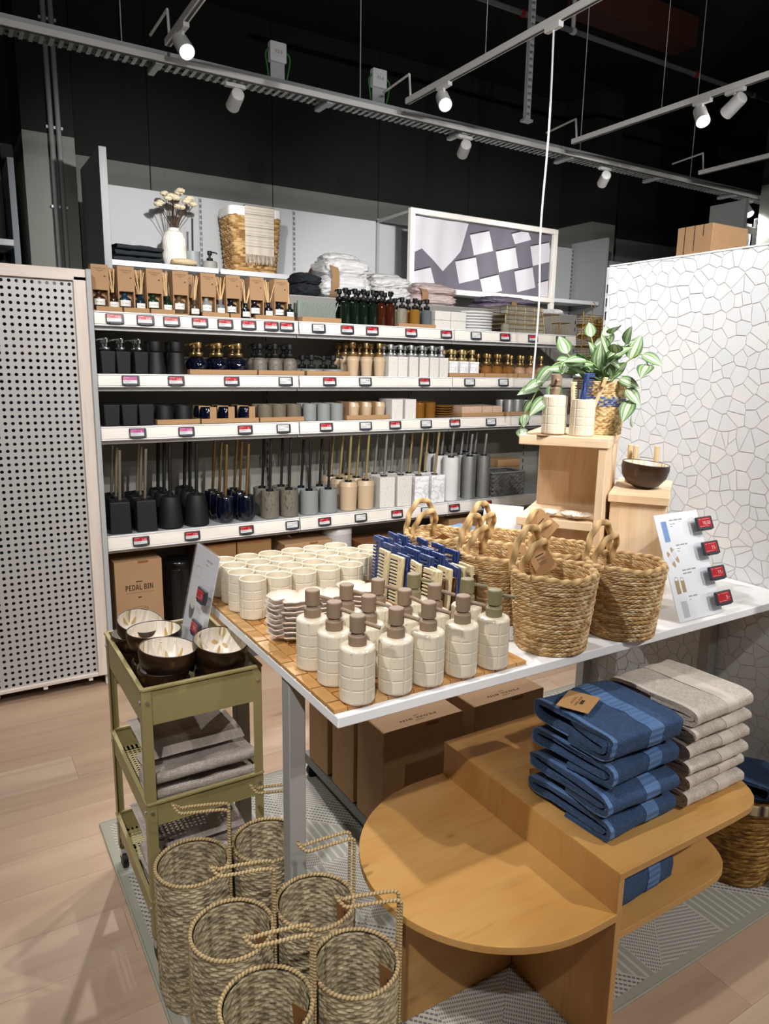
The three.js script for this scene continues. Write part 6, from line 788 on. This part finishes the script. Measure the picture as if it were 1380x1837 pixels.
// framed textile panel
{
  const g = thing('textile_frame', 'large white box frame with a grey and white patchwork cloth', 'frame', [5.29, 2.34, -6.54]); const W = 2.06, H = .82, b = .055, D = .68;
  const F = std(0xe2ddd6, .4);
  part(g, 'frame_bar', rbox(W, b, b, .004, 1, 0, H - b / 2, 0), F); part(g, 'frame_bar', rbox(W, b, b, .004, 1, 0, b / 2, 0), F); part(g, 'frame_post', rbox(b, H - 2 * b, b, .004, 1, -W / 2 + b / 2, H / 2, 0), F); part(g, 'frame_post', rbox(b, H - 2 * b, b, .004, 1, W / 2 - b / 2, H / 2, 0), F); part(g, 'frame_foot', rbox(b, .12, b, .004, 1, W / 2 - b / 2, -.061, 0), F);
  for (const x of [-W / 2 + b / 2, W / 2 - b / 2]) for (const y of [H - b / 2, b / 2]) part(g, 'return_bar', rbox(.03, .03, D, .003, 1, x, y, -D / 2 - b / 2), std(0x9a9c9b, .5));
  part(g, 'return_post', rbox(.03, H, .03, .003, 1, -W / 2 + b / 2, H / 2, -D), std(0x9a9c9b, .5));
  const cw = W - 2 * b - .03, ch = H - 2 * b - .02;
  const ct = canvasTex(1024, 400, (x, w, h) => { x.fillStyle = '#5f5b65'; x.fillRect(0, 0, w, h); const wh = '#bcbabf'; const q = (p, f = wh) => { x.fillStyle = f; x.beginPath(); p.forEach(([a, b2], i) => i ? x.lineTo(a, b2) : x.moveTo(a, b2)); x.closePath(); x.fill(); }; q([[0, 0], [380, 0], [330, 170], [210, 300], [60, 180], [0, 210]]); const S = [[300, 60], [540, 75], [760, 80], [940, 60], [170, 190, 1], [410, 190], [650, 195], [880, 170], [20, 300], [300, 310, 1], [540, 320], [780, 310], [960, 300]]; const cells = [[390, 40, 145, 130], [590, 120, 150, 135], [860, 60, 150, 130], [290, 210, 150, 140], [740, 230, 150, 140], [480, 300, 140, 110], [-20, 300, 140, 110], [940, 290, 130, 120], [700, 0, 130, 70]]; for (const [a, b2, c, d] of cells) { q([[a, b2 + 22], [a + c, b2 - 18], [a + c + 34, b2 + d - 26], [a + 34, b2 + d + 16]]); x.strokeStyle = '#23262e'; x.lineWidth = 8; x.beginPath(); x.moveTo(a, b2 + 22); x.lineTo(a + c, b2 - 18); x.stroke(); } });
  part(g, 'patchwork_cloth', surf(120, 30, (u, v) => { const x = (u - .5) * cw, y = b + .01 + v * ch; return [x, y, .004 + .005 * Math.sin(u * 46 + Math.sin(v * 3) * 1.6) + .004 * Math.sin(u * 19 + 1)]; }, false), new THREE.MeshStandardMaterial({ map: ct, roughness: .9, side: THREE.DoubleSide }), [0, 0, -.03]);
  part(g, 'backing_board', box(cw, ch, .01, 0, H / 2, -.05), M.whiteSatin);
}
// ---------------------------------------------------------------- right background: wire racks, hangers, white units
for (let k = 0; k < 7; k++) wireBox('wire_basket', `gold wire basket in the rack left of the mosaic panel, ${ORD[k]} from the top`, [4.62, 1.92 - k * .085, -4.35], .34, .075, .2, 4, .1, .0022, M.goldWire, 'gold wire baskets');
{ const s = thing('wire_rack', 'gold wire rack carrying the wire baskets', 'rack', [4.62, 0, -4.35]); const p = []; for (const [a, b] of [[-.18, -.11], [.18, -.11], [.18, .11], [-.18, .11]]) p.push(bar([a, .01, b], [a, 2.02, b], .004)); for (let k = 0; k < 8; k++) p.push(bar([-.18, 1.917 - k * .085, .11], [.18, 1.917 - k * .085, .11], .003), bar([-.18, 1.917 - k * .085, -.11], [.18, 1.917 - k * .085, -.11], .003)); part(s, 'frame', merge(p), M.goldWire); }
for (const [x, y, k] of [[4.75, 2.1, 0], [4.5, 1.98, 1]]) { const h = thing('gold_hanger', ['upper gold wire hanger hooked on the rack beside the mosaic panel', 'lower gold wire hanger hooked on the wire rack'][k], 'hanger', [x, y, -4.2], .15, 'gold hangers'); const pts = []; for (let q = 0; q <= 12; q++) { const a = -.4 + q / 12 * 4.0; pts.push([.026 * Math.cos(a), .08 + .028 * Math.sin(a), 0]); } pts.push([0, .03, 0], [0, 0, 0]); part(h, 'hook', tube(pts, .0028, 50, 6), M.goldWire); part(h, 'shoulder', merge([bar([0, 0, 0], [-.2, -.17, 0], .0028, 6), bar([0, 0, 0], [.06, -.1, 0], .0028, 6), bar([-.2, -.17, 0], [.06, -.2, 0], .0028, 6)]), M.goldWire); }
solo('dark_cabinet_side', 'dark wooden panel behind the wire baskets', 'panel', rbox(.05, 2.0, .3, .004, 1, 0, 1.0, 0), std(0x3a2a1a, .6), [4.98, 0, -4.45]);
{ const g = thing('white_unit', 'pale shelving unit with end panel left of the mosaic panel', 'shelving', [0, 0, 0]); const m = std(0x9ea2a2, .6); part(g, 'back_panel', box(1.3, 3.0, .03, 8.0, 1.5, -7.05), m); part(g, 'end_panel', rbox(.05, 3.05, .7, .003, 1, 8.65, 1.525, -6.72), m); part(g, 'top_rail', rbox(1.28, .06, .03, .003, 1, 8.0, 2.9, -6.95), m); }
{ const g = thing('white_unit', 'white slotted shelving unit at the right edge behind the cardboard box', 'shelving', [0, 0, 0]); const m = std(0xb5b7b6, .6); part(g, 'back_panel', box(.6, 3.0, .03, 6.69, 1.5, -4.55), m); part(g, 'end_panel', rbox(.05, 3.1, .36, .003, 1, 6.4, 1.55, -4.4), m); part(g, 'top_rail', rbox(.58, .06, .03, .003, 1, 6.7, 2.93, -4.5), m); const u = part(g, 'upright', rbox(.03, 3.05, .03, .003, 1, 7.0, 1.52, -4.5), m); const s = []; for (let y = 1.9; y < 3.0; y += .05) s.push(box(.006, .03, .002, 7.0, y, -4.484)); part(u, 'slots', merge(s), M.black); }
{ const g = thing('far_shelf', 'white shelf edge at the far left behind the perforated panel', 'shelf', [0, 0, 0]); part(g, 'shelf_board', rbox(1.0, .05, .3, .004, 1, .12, 2.5, -7.0), M.whiteSatin); part(g, 'support_panel', rbox(.05, 3.2, .5, .004, 1, .66, 1.6, -7.3), std(0x8b9298, .6)); part(g, 'back_panel', box(1.2, 3.1, .03, .02, 1.55, -7.5), M.darkGrey); }
renderer.render(scene, camera);
